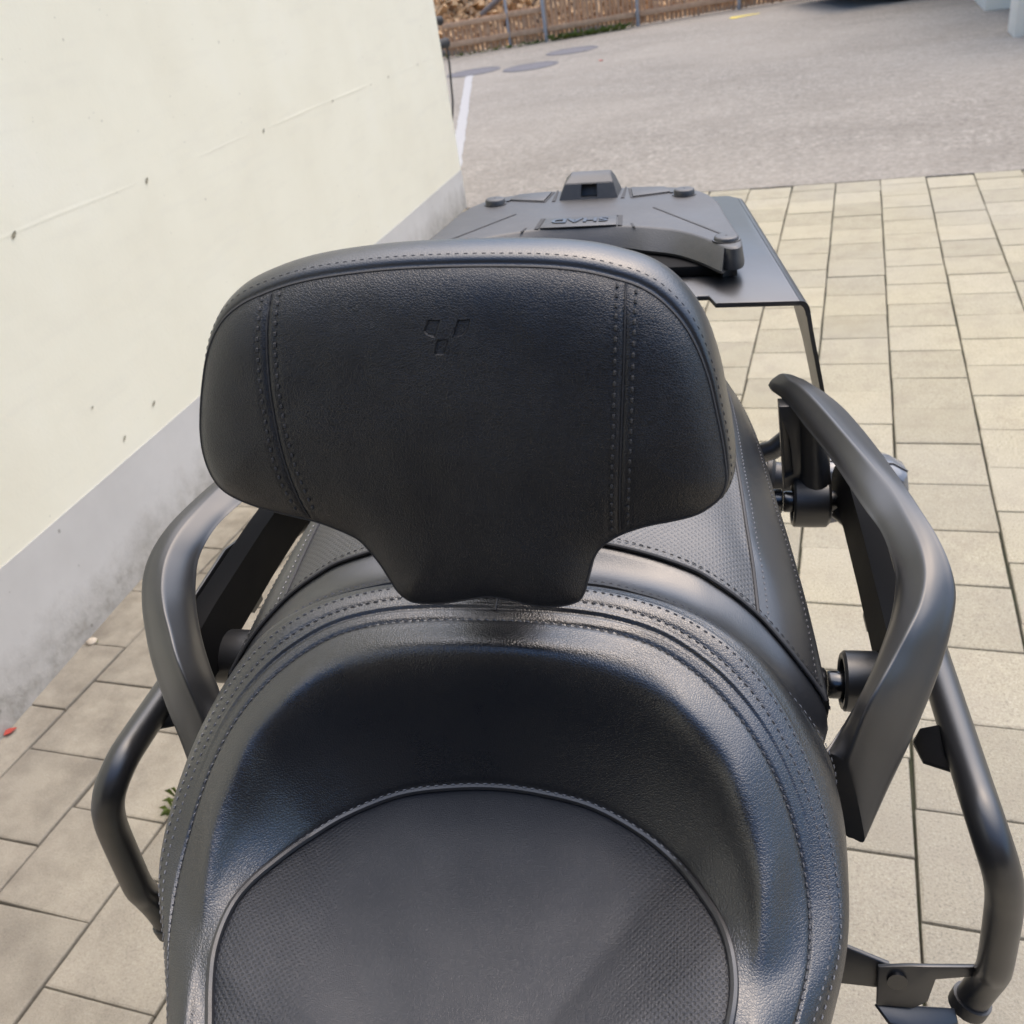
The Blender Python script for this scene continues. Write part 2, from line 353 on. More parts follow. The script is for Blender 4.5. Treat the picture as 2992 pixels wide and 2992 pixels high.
# ---- painted line, manholes, yellow mark on the asphalt
def worn(name, col, lo, under):
    k = NT(name); gp = k.pos()
    w_ = k.n('MapRange', {'Value': k.noise(gp, 55, 5, .75), 'From Min': lo, 'From Max': lo + .12, 'To Min': 0., 'To Max': .8}).outputs[0]
    return k.set(color=k.mix(w_, col, under), rough=.8, normal=k.bump(k.noise(gp, 190, 3), .4, .004))
M['white_paint'] = worn('worn_white_paint', (.40, .395, .38), .46, (.42, .40, .38))
M['yellow_paint'] = worn('worn_yellow_paint', (.75, .58, .06), .52, (.35, .32, .27))
L0, L1 = np.array([-2.34, 5.62]), np.array([-4.20, 11.12]); dl = (L1 - L0) / np.linalg.norm(L1 - L0); nl = np.array([dl[1], -dl[0]])
b = MB(); vs = []
for i in range(61):
    p = L0 + (L1 - L0) * i / 60
    for sgn in (-1, 1): q = p + nl * sgn * (.044 + random.uniform(-.010, .004)); vs.append((q[0], q[1], .004))
b.add(vs, grid_faces(61, 2)); tag(b.build('painted_line', M['white_paint']), 'worn white line painted on the asphalt beyond the wall corner', 'road marking')
b = MB(); yl = [(-1.575, 13.85), (-1.50, 13.79), (-1.38, 13.93), (-1.21, 14.03), (-1.22, 14.10), (-1.44, 14.06), (-1.58, 14.02)]
b.add([(x, y, .004) for x, y in yl], [tuple(range(7))]); tag(b.build('yellow_mark', M['yellow_paint']), 'short yellow paint mark on the asphalt near the fence', 'road marking')
k = NT('cast_iron_lid'); co = k.coord(); ch = k.n('TexChecker', {'Vector': co, 'Scale': 36}).outputs['Fac']
k.set(color=k.ramp(k.noise(k.pos(), 30, 4), [(.3, (.085, .08, .085)), (.7, (.15, .14, .145))]), rough=.6, normal=k.bump(ch, .5, .004)); M['iron'] = k.m
for (x, y), lab in [((-4.24, 11.38), 'round iron manhole cover nearest the wall, at the end of the white line'), ((-3.50, 11.25), 'round iron manhole cover in the middle of the three'), ((-3.30, 12.38), 'round iron manhole cover farthest back, nearest the fence')]:
    root = empty('manhole_cover', (x, y, 0)); tag(root, lab, 'manhole cover', 'manhole covers in the asphalt')
    b = MB(); n = 36; b.add([(.275 * math.cos(a), .275 * math.sin(a), .005) for a in np.linspace(0, 2 * math.pi, n, False)], [tuple(range(n))]); b.build('lid', M['iron'], root)
    b = MB(); vs = []
    for a in np.linspace(0, 2 * math.pi, n, False):
        for r, zz in ((.28, .002), (.284, .007), (.318, .007), (.322, .002)): vs.append((r * math.cos(a), r * math.sin(a), zz))
    b.add(vs, [(i * 4 + j, i * 4 + j + 1, ((i + 1) % n) * 4 + j + 1, ((i + 1) % n) * 4 + j) for i in range(n) for j in range(3)]); b.build('ring', M['iron'], root)

# ---- picket fence with steel posts
k = NT('weathered_fence_wood'); co = k.coord('Object'); oi = k.n('ObjectInfo').outputs['Random']; gp = k.pos()
gr = k.noise(k.n('Mapping', {'Vector': gp, 'Scale': (60, 60, 3)}).outputs[0], 1, 4, .6)
c = k.ramp(gr, [(.3, (.38, .20, .10)), (.55, (.58, .34, .19)), (.75, (.68, .45, .28))])
c = k.mix(k.math('MULTIPLY', oi, .45), c, (.44, .34, .25)); k.set(color=c, rough=.85); M['fence'] = k.m
k = NT('rail_wood'); gp = k.pos(); k.set(color=k.ramp(k.noise(gp, 14, 4), [(.3, (.50, .31, .19)), (.7, (.62, .42, .27))]), rough=.85); M['rail'] = k.m
k = NT('galvanised_post'); k.set(color=k.ramp(k.noise(k.pos(), 20, 3), [(.3, (.33, .35, .38)), (.7, (.44, .46, .49))]), rough=.5, metal=.3); M['post'] = k.m
FP = [(-8.0, 12.45), (-5.37, 13.42), (-4.565, 13.88), (-4.06, 14.0), (-2.88, 14.53), (-1.57, 15.05), (-.2, 15.45), (2.6, 16.3), (6., 17.3)]
hts = [.44, .44, .45, .62, .62, .62, .62, .62]
for i in range(len(FP) - 1):
    A, B = np.array(FP[i]), np.array(FP[i + 1]); Ln = np.linalg.norm(B - A); d = (B - A) / Ln; nr = np.array([d[1], -d[0]]); H_ = hts[i]
    if A[0] > 3 : continue
    lab = ['', 'low brown picket fence section nearest the wall corner', 'short low picket fence section between two steel posts', 'taller brown picket fence section with weeds at its foot', 'brown picket fence section in the middle of the yard', 'brown picket fence section beside the parked car', '', ''][i] or f'brown picket fence section out past the {"wall" if i == 0 else "parked car"}{"" if i != 7 else " end"}'
    if i == 7: lab = 'brown picket fence section farthest to the right'
    fr = empty('fence_section', (A[0], A[1], 0)); tag(fr, lab, 'fence', 'picket fence sections')
    fr.rotation_euler = (0, 0, math.atan2(d[1], d[0]))
    for (h0, h1) in ((.115, .185), (H_ - .085, H_ - .02)):
        MB().box((.01, -.035, h0), (Ln - .01, -.005, h1)).build('rail', M['rail'], fr, bevel=.004)
    n = int(Ln / .062); me = None
    for q in range(n):
        x = .03 + q * (Ln - .05) / n; hh = H_ + random.uniform(-.02, .015)
        if me is None:
            o = MB().add([(-.021, 0, .015), (.021, 0, .015), (.021, .016, .015), (-.021, .016, .015), (-.021, 0, H_ - .012), (.021, 0, H_ - .012), (.021, .016, H_ - .012), (-.021, .016, H_ - .012), (0, 0, H_), (0, .016, H_)],
                         [(0, 3, 2, 1), (0, 1, 5, 8, 4), (2, 3, 7, 9, 6), (1, 2, 6, 5), (3, 0, 4, 7), (4, 8, 9, 7), (8, 5, 6, 9)]).build('picket', M['fence'], fr); me = o.data
        else: o = bpy.data.objects.new('picket', me); COL.objects.link(o); o.parent = fr
        o.location = (x, random.uniform(-.002, .004), random.uniform(-.012, .012)); o.rotation_euler = (random.uniform(-.02, .02), random.uniform(-.03, .03), 0)
for j, ((x, y), hh, lab) in enumerate([((-4.565, 13.86), .95, 'thin grey steel fence post nearest the wall corner'), ((-4.06, 13.93), 1.15, 'grey steel fence post beside the weeds, thickest in view'), ((-2.88, 14.46), 1.15, 'grey steel fence post in the middle of the fence'), ((-1.57, 14.98), 1.15, 'grey steel fence post behind the yellow mark')]):
    r = empty('fence_post', (x, y, 0)); tag(r, lab, 'post', 'steel fence posts'); w_ = .016 if j == 0 else .022
    MB().box((-w_, -w_, -.03), (w_, w_, hh)).build('post_tube', M['post'], r, bevel=.004)
    MB().box((-w_ - .002, -w_ - .002, hh + .0005), (w_ + .002, w_ + .002, hh + .012)).build('post_cap', M['plastic_dark'], r, bevel=.003)

# ---- heap of split firewood and rubble behind the fence
k = NT('pale_split_wood'); gp = k.pos(); oi = k.noise(gp, 4.5, 3)
c = k.ramp(k.noise(gp, 17, 4, .7), [(.32, (.19, .10, .045)), (.5, (.55, .36, .185)), (.7, (.72, .55, .36))]); k.set(color=c, rough=.9); M['chips'] = k.m
heap = MB(); rr = random.Random(3)
for q in range(2600):
    x = rr.uniform(-8.4, 3); t = rr.random(); base = np.interp(x, [p[0] for p in FP], [p[1] for p in FP])
    y = base + .35 + t * 2.2; zt = min(1.5, (y - base - .2) * .62) + .25 * noise.noise(Vector((x * .9, y, 0)))
    L_, w_ = rr.uniform(.06, .20), rr.uniform(.025, .06)
    m = Matrix.Translation((x, y, max(.03, zt))) @ Matrix.Rotation(rr.uniform(0, 6.3), 4, 'Z') @ Matrix.Rotation(rr.uniform(-.8, .8), 4, 'Y') @ Matrix.Rotation(rr.uniform(0, 6.3), 4, 'X')
    vs = [(-L_, -w_, -w_ * .6), (-L_ * .9, w_, -w_ * .6), (-L_, 0, w_), (L_, -w_ * .8, -w_ * .6), (L_ * .95, w_, -w_ * .5), (L_, 0, w_ * .9)]
    heap.add([tuple(m @ Vector(v)) for v in vs], [(0, 1, 2), (3, 5, 4), (0, 3, 4, 1), (1, 4, 5, 2), (2, 5, 3, 0)])
vs = []; 
for i in range(80):
    x = -9 + 13 * i / 79; base = np.interp(x, [p[0] for p in FP], [p[1] for p in FP])
    for j in range(8): y = base + .3 + j * .34; vs.append((x, y, -.02 + min(1.5, max(0, y - base - .28) * .6) + .2 * noise.noise(Vector((x * .9, y, 0)))))
heap.add(vs, grid_faces(80, 8)); tag(heap.build('firewood_heap', M['chips']), 'heap of pale split firewood behind the picket fence', 'firewood', kind='stuff')
k = NT('grey_beam'); k.set(color=k.ramp(k.noise(k.n('Mapping', {'Vector': k.pos(), 'Scale': (8, 8, 30)}).outputs[0], 1, 4), [(.3, (.13, .11, .10)), (.7, (.25, .215, .19))]), rough=.9); M['beam'] = k.m
b = MB(); b.tube([(-5.05, 14.18, .42), (-4.83, 14.28, .56), (-4.6, 14.4, .70), (-4.35, 14.5, .86)], [.035, .04, .038, .042], 8); tag(b.build('timber_pole', M['beam'], smooth=True), 'grey weathered timber leaning over the firewood behind the fence', 'timber')
# weeds
k = NT('weed_leaves'); k.set(color=k.ramp(k.noise(k.pos(), 30, 2), [(.3, (.07, .11, .02)), (.7, (.20, .24, .05))]), rough=.6); M['weed'] = k.m
def weeds(name, pts, size, n, label, seed, spread=.03, h=.6):
    rr = random.Random(seed); b = MB()
    for (x, y) in pts:
        for q in range(n):
            a = rr.uniform(0, 6.28); L_ = size * rr.uniform(.5, 1.2); r0 = rr.uniform(0, spread); px, py = x + math.cos(a * 3) * r0, y + math.sin(a * 3) * r0
            dx, dy = math.cos(a), math.sin(a); w_ = L_ * .13; up_ = rr.uniform(.3, 1) * h
            p = [(px, py, 0), (px + dx * L_ * .5 - dy * w_, py + dy * L_ * .5 + dx * w_, L_ * up_), (px + dx * L_, py + dy * L_, L_ * up_ * rr.uniform(.7, 1.3)), (px + dx * L_ * .5 + dy * w_, py + dy * L_ * .5 - dx * w_, L_ * up_)]
            b.add(p, [(0, 1, 2), (0, 2, 3)])
    tag(b.build(name, M['weed']), label, 'weeds')
weeds('weed_clump', [(-3.95 + .09 * i, 13.93 + .035 * i) for i in range(11)], .13, 16, 'green weeds growing at the foot of the picket fence', 5, .06)
weeds('weed_clump', [(-5.5 + .16 * i, 13.3 + .065 * i) for i in range(9)], .07, 9, 'low weeds along the fence foot by the wall corner', 6, .06)
weeds('weed_clump', [(-4.32 + .07 * i, 13.88 + .02 * i) for i in range(4)], .08, 10, 'small weeds left of the thick steel fence post', 9, .05)
weeds('weed_sprig', [(X0 - 6 * CW, .895), (X0 - 6 * CW + .004, .865)], .026, 9, 'small green sprig growing in a paving joint beside the seat', 8, .008, 1.2)
for (x, y, s_, sd_) in ((-1.588, 1.27, .010, 2),):
    weeds('weed_sprig', [(x, y)], s_, 6, 'tiny green sprig in a joint at the wall foot', 12, .006)
# small litter
k = NT('red_leaf'); k.set(color=(.42, .05, .03), rough=.6); M['leaf'] = k.m
def leaf(x, y, s_, label, z0=.003):
    b = MB(); vs = []
    for i, (a, w_) in enumerate(((0, .02), (.3, .5), (.6, .42), (1, .02))):
        for sgn, zz in ((-1, .10), (0, 0), (1, .14)): vs.append(((a - .5) * s_, sgn * w_ * s_ * .6, zz * s_ * (1 if i in (1, 2) else .2)))
    b.add(vs, grid_faces(4, 3)); o = b.build('fallen_leaf', M['leaf'], smooth=True); o.location = (x, y, z0); o.rotation_euler = (0, 0, 1.1); tag(o, label, 'leaf')
leaf(-1.572, .985, .028, 'small red fallen leaf on the paving by the wall')
leaf(-2.62, 11.02, .07, 'red fallen leaf lying alone on the asphalt')
bm = bmesh.new(); bmesh.ops.create_icosphere(bm, subdivisions=2, radius=.012)
for v in bm.verts: v.co *= 1 + .3 * noise.noise(v.co * 90); v.co.z *= .5
me = bpy.data.meshes.new('pebble'); bm.to_mesh(me); bm.free(); k = NT('pebble'); k.set(color=(.55, .47, .36), rough=.8)
o = link('pebble', me, k.m); o.location = (-1.596, 1.268, .004); tag(o, 'pale pebble lying against the plinth', 'pebble')

# ---- white house corner at the right edge of the yard
k = NT('white_render'); k.set(color=k.ramp(k.noise(k.pos(), 3, 4), [(.3, (.90, .85, .72)), (.7, (.93, .885, .76))]), rough=.8); M['white'] = k.m
house = empty('white_house', (1.6, 9.6, 0)); tag(house, 'white rendered house corner with a pillar at the far right of the yard', 'house')
MB().box((-.405, -.26, -.04), (.02, .16, 3.2)).build('pillar', M['white'], house, bevel=.01)
MB().box((-.43, 1.78, -.04), (6, 5., 3.2)).build('wall', M['white'], house, bevel=.01)
MB().box((.10, .2, 2.5), (6, 1.779, 3.2)).build('canopy', M['white'], house, bevel=.01)
MB().box((.25, 1.765, 0), (1.15, 1.779, 2.05)).build('door', M['post'], house, bevel=.004)

# ---- parked car by the fence (only the foot of its wheel reaches into the picture)
car = empty('parked_car', (.35, 14.25, 0)); car.rotation_euler = (0, 0, .30); tag(car, 'dark parked car at the top edge of the yard in front of the fence', 'car')
M['carpaint'] = plastic('car_paint', (.03, .032, .036), .25); M['glass'] = plastic('car_glass', (.02, .022, .025), .08)
prof = [(-.85, .28), (-.92, .55), (-.75, .82), (-.1, .95), (.5, 1.40), (1.7, 1.45), (2.6, 1.05), (3.1, .98), (3.2, .55), (3.1, .28)]
b = MB(); vs = []; n = len(prof)
for yy, sx in ((-.82, .96), (-.88, 1.), (-.5, 1.0), (.5, 1.0), (.88, 1.), (.82, .96)):
    for (x, zz) in prof: vs.append(((x - 1.1) * sx + 1.1, yy * (.80 if zz > 1.2 else 1), zz))
b.add(vs, [(i * n + j, i * n + (j + 1) % n, (i + 1) * n + (j + 1) % n, (i + 1) * n + j) for i in range(5) for j in range(n)] + [tuple(range(n - 1, -1, -1)), tuple(5 * n + j for j in range(n))])
b.build('body', M['carpaint'], car, bevel=.03)
for yy in (-.80, .80):
    MB().box((.35, yy - .012 * (1 if yy > 0 else -1) - .006, 1.0), (1.8, yy - .012 * (1 if yy > 0 else -1) + .006, 1.33)).build('window', M['glass'], car)
for x in (-.1, 2.35):
    for yy in (-.80, .80):
        b = MB(); vs = []; n = 40
        for a in np.linspace(0, 2 * math.pi, n, False):
            for r, w_ in ((.2, -.10), (.29, -.105), (.315, -.08), (.318, 0), (.315, .08), (.29, .105), (.2, .10)): vs.append((x + r * math.cos(a), yy * 1.04 + w_, .316 + r * math.sin(a)))
        b.add(vs, [(i * 7 + j, i * 7 + j + 1, ((i + 1) % n) * 7 + j + 1, ((i + 1) % n) * 7 + j) for i in range(n) for j in range(6)])
        t = b.build('wheel', M['rubber'], car, smooth=True)
        b = MB(); b.tube([(x, yy * 1.04 - .09, .316), (x, yy * 1.04 + .09, .316)], .198, 30); b.build('rim', M['chrome'], t, smooth=True)

# ---- hose bracket on the end face of the house
hk = empty('hose_bracket', (-2.11, 5.06, .86)); tag(hk, 'black hose bracket with a thin hanging hose at the wall corner', 'bracket')
b = MB(); b.tube([(-.03, -.02, .075), (.0, .06, .075), (.012, .13, .072), (.022, .16, .066)], [.012, .014, .018, .024], 12); b.build('upper_hook', M['rubber'], hk, smooth=True)
b = MB(); b.tube([(-.03, -.02, -.035), (.0, .05, -.04), (.018, .12, -.042), (.040, .16, -.040)], [.014, .018, .024, .026], 12); b.build('lower_hook', M['rubber'], hk, smooth=True)
b = MB(); b.tube(catmull([(.036, .16, -.06), (.034, .16, -.14), (.024, .165, -.24), (.010, .17, -.36), (-.03, .17, -.50), (-.08, .17, -.60)], 40), .006, 8); b.build('hose', M['rubber'], hk, smooth=True)

# ---- dark block added unseen behind the viewer to darken the seat's reflections
k = NT('blocker_dark'); gp = k.pos(); k.set(color=k.ramp(k.noise(k.n('Mapping', {'Vector': gp, 'Scale': (30, 1, 1)}).outputs[0], 1, 3), [(.3, (.05, .045, .04)), (.7, (.09, .08, .07))]), rough=.8); M['block_dark'] = k.m
blk = empty('blocker', (1.2, -2.6, 0)); tag(blk, 'added dark block behind the viewer, unseen, darkening the seat reflections', 'blocker')
MB().box((-4.2, -4, -.04), (4.2, 0, 3.1)).build('block_body', M['block_dark'], blk, bevel=.02)
MB().box((-2.2, 0.002, .01), (1.2, .05, 2.2)).build('door', M['block_dark'], blk, bevel=.01)  # raised panel on the unseen added block
# ================================================================== SCOOTER (local frame: x to its left-hand side, y rearward, z up)
root = empty('motor_scooter'); tag(root, 'black touring scooter with padded rider backrest, grab handles and rear case rack', 'scooter')
rn, ra, ru, ro = (0.988544, 0.141766, -0.051799), (-0.141957, 0.989873, 0.0), (0.051275, 0.007353, 0.998658), (-0.180018, -0.025816, 0.0)
root.matrix_world = Matrix(((rn[0], ra[0], ru[0], ro[0]), (rn[1], ra[1], ru[1], ro[1]), (rn[2], ra[2], ru[2], ro[2]), (0, 0, 0, 1)))

# ---- seat rings (right half, front to rear centre); tau runs -1 (nose) .. 0 (beside the rider) .. 1 (rear centre)
RG = {
 'pipe': [(.080, -.10, .732), (.098, .08, .738), (.118, .20, .742), (.131, .248, .746), (.138, .266, .750), (.1425, .286, .758), (.139, .307, .769), (.133, .320, .772), (.125, .331, .774), (.116, .342, .776), (.106, .353, .777), (.095, .362, .779), (.082, .370, .781), (.06, .379, .785), (.03, .385, .787), (0, .387, .788)],
 'crest': [(.088, -.10, .730), (.107, .08, .737), (.129, .20, .7405), (.147, .256, .7475), (.1525, .275, .7500), (.1570, .298, .7545), (.1595, .320, .7605), (.1607, .336, .7645), (.1605, .348, .769), (.1586, .3605, .778), (.1547, .3725, .789), (.149, .382, .802), (.143, .392, .812), (.1334, .401, .823), (.1216, .409, .8335), (.1088, .417, .841), (.092, .423, .848), (.06, .428, .857), (.03, .4295, .861), (0, .430, .862)],
 'seam': [(.096, -.10, .715), (.117, .08, .724), (.142, .20, .729), (.164, .260, .736), (.1765, .290, .744), (.1835, .318, .756), (.1845, .338, .769), (.181, .357, .786), (.174, .374, .804), (.162, .391, .823), (.145, .409, .839), (.1226, .426, .852), (.1006, .436, .861), (.075, .442, .866), (.04, .446, .868), (0, .448, .868)],
 'band': [(.100, -.10, .695), (.124, .08, .706), (.151, .20, .714), (.175, .262, .722), (.1905, .295, .733), (.203, .328, .750), (.2035, .355, .767), (.197, .388, .792), (.186, .411, .814), (.167, .432, .839), (.144, .446, .858), (.132, .453, .863), (.119, .460, .867), (.105, .466, .8695), (.09, .471, .871), (.06, .478, .8725), (.03, .481, .872), (0, .482, .871)],
 'edge': [(.100, -.10, .665), (.125, .08, .676), (.154, .20, .682), (.181, .271, .694), (.193, .297, .703), (.2020, .326, .718), (.208, .348, .731), (.2105, .369, .742), (.2122, .394, .753), (.2095, .418, .766), (.20, .437, .782), (.18, .460, .806), (.155, .475, .825), (.12, .487, .838), (.06, .497, .845), (0, .50, .847)],
 'skirt': [(.08, -.10, .60), (.10, .08, .612), (.128, .20, .618), (.155, .28, .63), (.175, .34, .655), (.192, .394, .68), (.188, .418, .695), (.17, .45, .71), (.13, .47, .73), (.06, .48, .74), (0, .485, .74)],
}
RN = ['pipe', 'crest', 'seam', 'band', 'edge', 'skirt']
TC = .20
def ring_interp(P):
    P = np.array(P, float)
    tau = np.where(P[:, 1] >= TC, np.arctan2(P[:, 1] - TC, P[:, 0]) / (math.pi / 2), (P[:, 1] - TC) / .30)
    o = np.argsort(tau); tau, P = tau[o], P[o]
    h = np.diff(tau); dl = np.diff(P, axis=0) / h[:, None]          # monotone-ish cubic
    m = np.zeros_like(P); m[1:-1] = (dl[:-1] * h[1:, None] + dl[1:] * h[:-1, None]) / (h[1:] + h[:-1])[:, None]; m[0] = dl[0]; m[-1] = dl[-1]
    m[-1, 1:] = 0
    def f(t):
        t = np.clip(t, tau[0], tau[-1]); i = np.clip(np.searchsorted(tau, t) - 1, 0, len(h) - 1); s = ((t - tau[i]) / h[i])[:, None]; hh = h[i][:, None]
        return (2 * s ** 3 - 3 * s ** 2 + 1) * P[i] + (s ** 3 - 2 * s ** 2 + s) * hh * m[i] + (-2 * s ** 3 + 3 * s ** 2) * P[i + 1] + (s ** 3 - s ** 2) * hh * m[i + 1]
    return f
def smooth_ring(A, it=6):
    for _ in range(it): A[1:-1] = .25 * A[:-2] + .5 * A[1:-1] + .25 * A[2:]
    return A
NT_ = 181
th = np.concatenate([np.linspace(-1, 0, 30, endpoint=False), np.linspace(0, 1, NT_ - 30)])
def full_ring(name):
    A = ring_interp(RG[name])(th)
    sw_ = np.clip((.425 - A[:, 1]) / .05, 0, 1)
    kk = ({'crest': -.017, 'seam': .002}.get(name, 0) + {'crest': -.011, 'seam': .008}.get(name, 0) * sw_) * np.clip((A[:, 1] - .30) / .045, 0, 1)
    if name == 'pipe': kk = .006 + .048 * np.clip((A[:, 1] - .28) / .07, 0, 1)
    A[:, 0] *= 1 + kk * (1. if name == 'pipe' else .3); A[:, 1] *= 1 + kk; A[:, 2] = 1.228 - (1.228 - A[:, 2]) * (1 + kk)
    L_ = A * [-1, 1, 1]
    if name in ('band', 'edge', 'skirt'): t_ = np.clip((.36 - L_[:, 1]) / .08, 0, 1); L_[:, 0] += .007 * t_ * t_ * (3 - 2 * t_)
    F = np.vstack([L_, A[::-1][1:]]); return smooth_ring(F, 8)
RF = [full_ring(n) for n in RN]; _a, _b = RF[0], RF[1]; RF.insert(1, smooth_ring(_a + (_b - _a) * [.66, .66, .58], 4))                                          # each (361,3): left nose .. rear centre .. right nose
NR = RF[0].shape[0]
_A = np.stack(RF); _K = len(_A); _h = np.maximum(np.linalg.norm(np.diff(_A, axis=0), axis=2), 1e-4) ** .6      # chord-length knots per column
def _second():
    N_ = _A.shape[1]; rhs = np.zeros((_K, N_, 3)); a_ = np.zeros((_K, N_)); b_ = np.ones((_K, N_)); c_ = np.zeros((_K, N_))
    for q in range(1, _K - 1):
        a_[q], c_[q] = _h[q - 1], _h[q]; b_[q] = 2 * (_h[q - 1] + _h[q])
        rhs[q] = 6 * ((_A[q + 1] - _A[q]) / _h[q][:, None] - (_A[q] - _A[q - 1]) / _h[q - 1][:, None])
    for q in range(1, _K):
        w_ = a_[q] / b_[q - 1]; b_[q] = b_[q] - w_ * c_[q - 1]; rhs[q] = rhs[q] - w_[:, None] * rhs[q - 1]
    m = np.zeros_like(rhs); m[-1] = rhs[-1] / b_[-1][:, None]
    for q in range(_K - 2, -1, -1): m[q] = (rhs[q] - c_[q][:, None] * m[q + 1]) / b_[q][:, None]
    return m
_M2 = _second()
def surf(s):
    """point ring at ring coordinate s (0 = piping .. 6 = skirt): natural cubic spline across the rings"""
    i = min(int(s), _K - 2); u = s - i; h = _h[i][:, None]; x = u * h; p0, p1, m0, m1 = _A[i], _A[i + 1], _M2[i], _M2[i + 1]
    return m0 * (h - x) ** 3 / (6 * h) + m1 * x ** 3 / (6 * h) + (p0 / h - m0 * h / 6) * (h - x) + (p1 / h - m1 * h / 6) * x
def nrm(s, e=.02):
    a, b = surf(max(0, s - e)), surf(min(5.999, s + e)); T = np.gradient(surf(s), axis=0); N = np.cross(b - a, T)
    N /= np.linalg.norm(N, axis=1)[:, None] + 1e-12
    if N[NR // 2][2] < 0: N = -N
    return N
def rows_mesh(name, rows, mat, parent):
    nv = rows[0].shape[0]; o = mesh(name, np.vstack(rows), grid_faces(len(rows), nv), mat, parent); autosmooth(o, 60); return o
_y = RF[3][:, 1]; REARW = (np.clip((_y - .36) / .06, 0, 1))[:, None]
ss = np.concatenate([np.linspace(0, 1, 22, endpoint=False), np.linspace(1, 2, 12, endpoint=False), np.linspace(2, 3, 14, endpoint=False), np.linspace(3, 4, 34, endpoint=False), np.linspace(4, 5, 12, endpoint=False), np.linspace(5, 6, 8)])
rows = []
for s in ss:
    P = surf(s); N = nrm(s) if s < 5.9 else 0
    d = 0
    if s < .12: d -= .0018 * (1 - s / .12) ** 2                            # tuck into the piping
    for c_, w_, a_ in ((3.03, .035, -.0011), (3.30, .04, -.0010), (3.37, .03, .0008), (3.56, .04, -.0005), (4.0, .04, -.0007)):
        d = d + a_ * math.exp(-((s - c_) / w_) ** 2) * (1 if c_ == 3.03 else REARW)
    rows.append(P + N * d)
seat = rows_mesh('rider_seat', rows, M['leather'], root); tag(seat, 'moulded black leather rider seat with raised bolster')
# centre panel
pr = RF[0]; rows = []
for kk in np.concatenate([[1.03, 1.0, .995, .985, .97, .95, .92], np.linspace(.88, .0, 20)]):
    cen = np.stack([np.zeros(NR), np.minimum(pr[:, 1], TC), np.full(NR, .738)], 1); cen[:, 2] = .738 + (np.minimum(pr[:, 1], TC) - TC) * .03
    Q = cen + (pr - cen) * kk; Q[:, 2] = cen[:, 2] + (pr[:, 2] - cen[:, 2]) * kk ** 1.7 - .0018 * math.exp(-(max(0, 1 - kk) / .012) ** 1.2) - (.008 if kk > 1.01 else 0) + .0015 * math.sin(min(1, max(0, 1 - kk) / .25) * math.pi) 
    rows.append(Q)
rows_mesh('seat_panel', rows, M['panel'], seat)
def tube_on(name, P, r, mat, parent, n=8):
    b = MB(); b.tube(P, r, n); return b.build(name, mat, parent, smooth=True)
tube_on('piping', RF[0] + [0, 0, .0006], .0025, M['piping'], seat)
def stitches(name, P, N, mat, parent, ln=.0036, gap=.0016, r=.00052, raise_=.0002):
    d = np.r_[0, np.cumsum(np.linalg.norm(np.diff(P, axis=0), axis=1))]; b = MB(); t = 0
    def at(q): return np.array([np.interp(q, d, P[:, i]) for i in range(3)]), np.array([np.interp(q, d, N[:, i]) for i in range(3)])
    while t + ln < d[-1]:
        p0, n0 = at(t); p1, n1 = at(t + ln); T = (p1 - p0) / ln; sd_ = np.cross(T, n0); sd_ /= np.linalg.norm(sd_) + 1e-9
        pm, nm = (p0 + p1) / 2, (n0 + n1) / 2
        vs = [p0 - n0 * r * .9, p1 - n1 * r * .9]
        for q, nn in ((p0 * .72 + p1 * .28, n0), (p0 * .28 + p1 * .72, n1)):
            vs += [q + sd_ * r + nn * raise_, q + nn * (r + raise_), q - sd_ * r + nn * raise_]
        b.add(vs, [(0, 2, 3), (0, 3, 4), (1, 6, 5), (1, 7, 6), (2, 5, 6, 3), (3, 6, 7, 4)])
        t += ln + gap * random.uniform(.85, 1.15)
    o = b.build(name, mat, parent, smooth=False); o['kind'] = 'stuff'; return o
def stitch_ring(s, name='stitching', mat='thread', off=0.0, **kw):
    P, N = surf(s), nrm(s); return stitches(name, P + N * off, N, M[mat], seat, **kw)
stitch_ring(.055, off=.0012)
stitch_ring(3.03, off=-.0005, r=.0006); stitch_ring(3.56, off=-.0001); stitch_ring(3.86, off=.0001)

cs = np.array([surf(q)[NR // 2] for q in np.linspace(3.24, 3.62, 12)]); tube_on('seam_cord', cs + [0, 0, .0002], .0009, M['thread_dark'], seat)

# ---- step strip between rider seat and passenger seat
S5h = [(.2105, .468, .776), (.209, .4735, .785), (.202, .478, .797), (.192, .481, .811), (.183, .485, .822), (.175, .490, .830), (.167, .4955, .837), (.157, .500, .845), (.1465, .504, .852), (.1353, .508, .858), (.1216, .512, .8645), (.09, .519, .872), (.05, .525, .877), (0, .527, .878)]
S4h = [(.2095, .420, .758), (.2095, .426, .769), (.2035, .431, .788), (.190, .436, .811), (.178, .439, .826), (.167, .4435, .8375), (.155, .4475, .848), (.144, .452, .8565), (.132, .459, .8615), (.119, .466, .8655), (.105, .4715, .868), (.09, .4765, .8695), (.06, .484, .871), (0, .489, .8695)]
def half_to_full(h, m=121):
    A = resample(catmull(h, 200), m); return smooth_ring(np.vstack([A * [-1, 1, 1], A[::-1][1:]]), 4)
S4f, S5f = half_to_full(S4h), half_to_full(S5h); n5 = len(S5f)
rows = []
for u in np.linspace(-.06, 1.0, 14):
    P = S4f * (1 - u) + S5f * u
    out = np.stack([np.sign(P[:, 0]) * np.minimum(1, np.abs(P[:, 0]) / .21) ** 3, np.zeros(n5), 1 - .8 * np.minimum(1, np.abs(P[:, 0]) / .21) ** 3], 1)
    d = -.0065 * math.sin(math.pi * max(0, u)) - (.006 if u < 0 else 0) - (.002 * math.exp(-((1 - u) / .06) ** 2))
    rows.append(P + out * d)
strip = rows_mesh('seat_step', rows, M['leather_fine'], root)

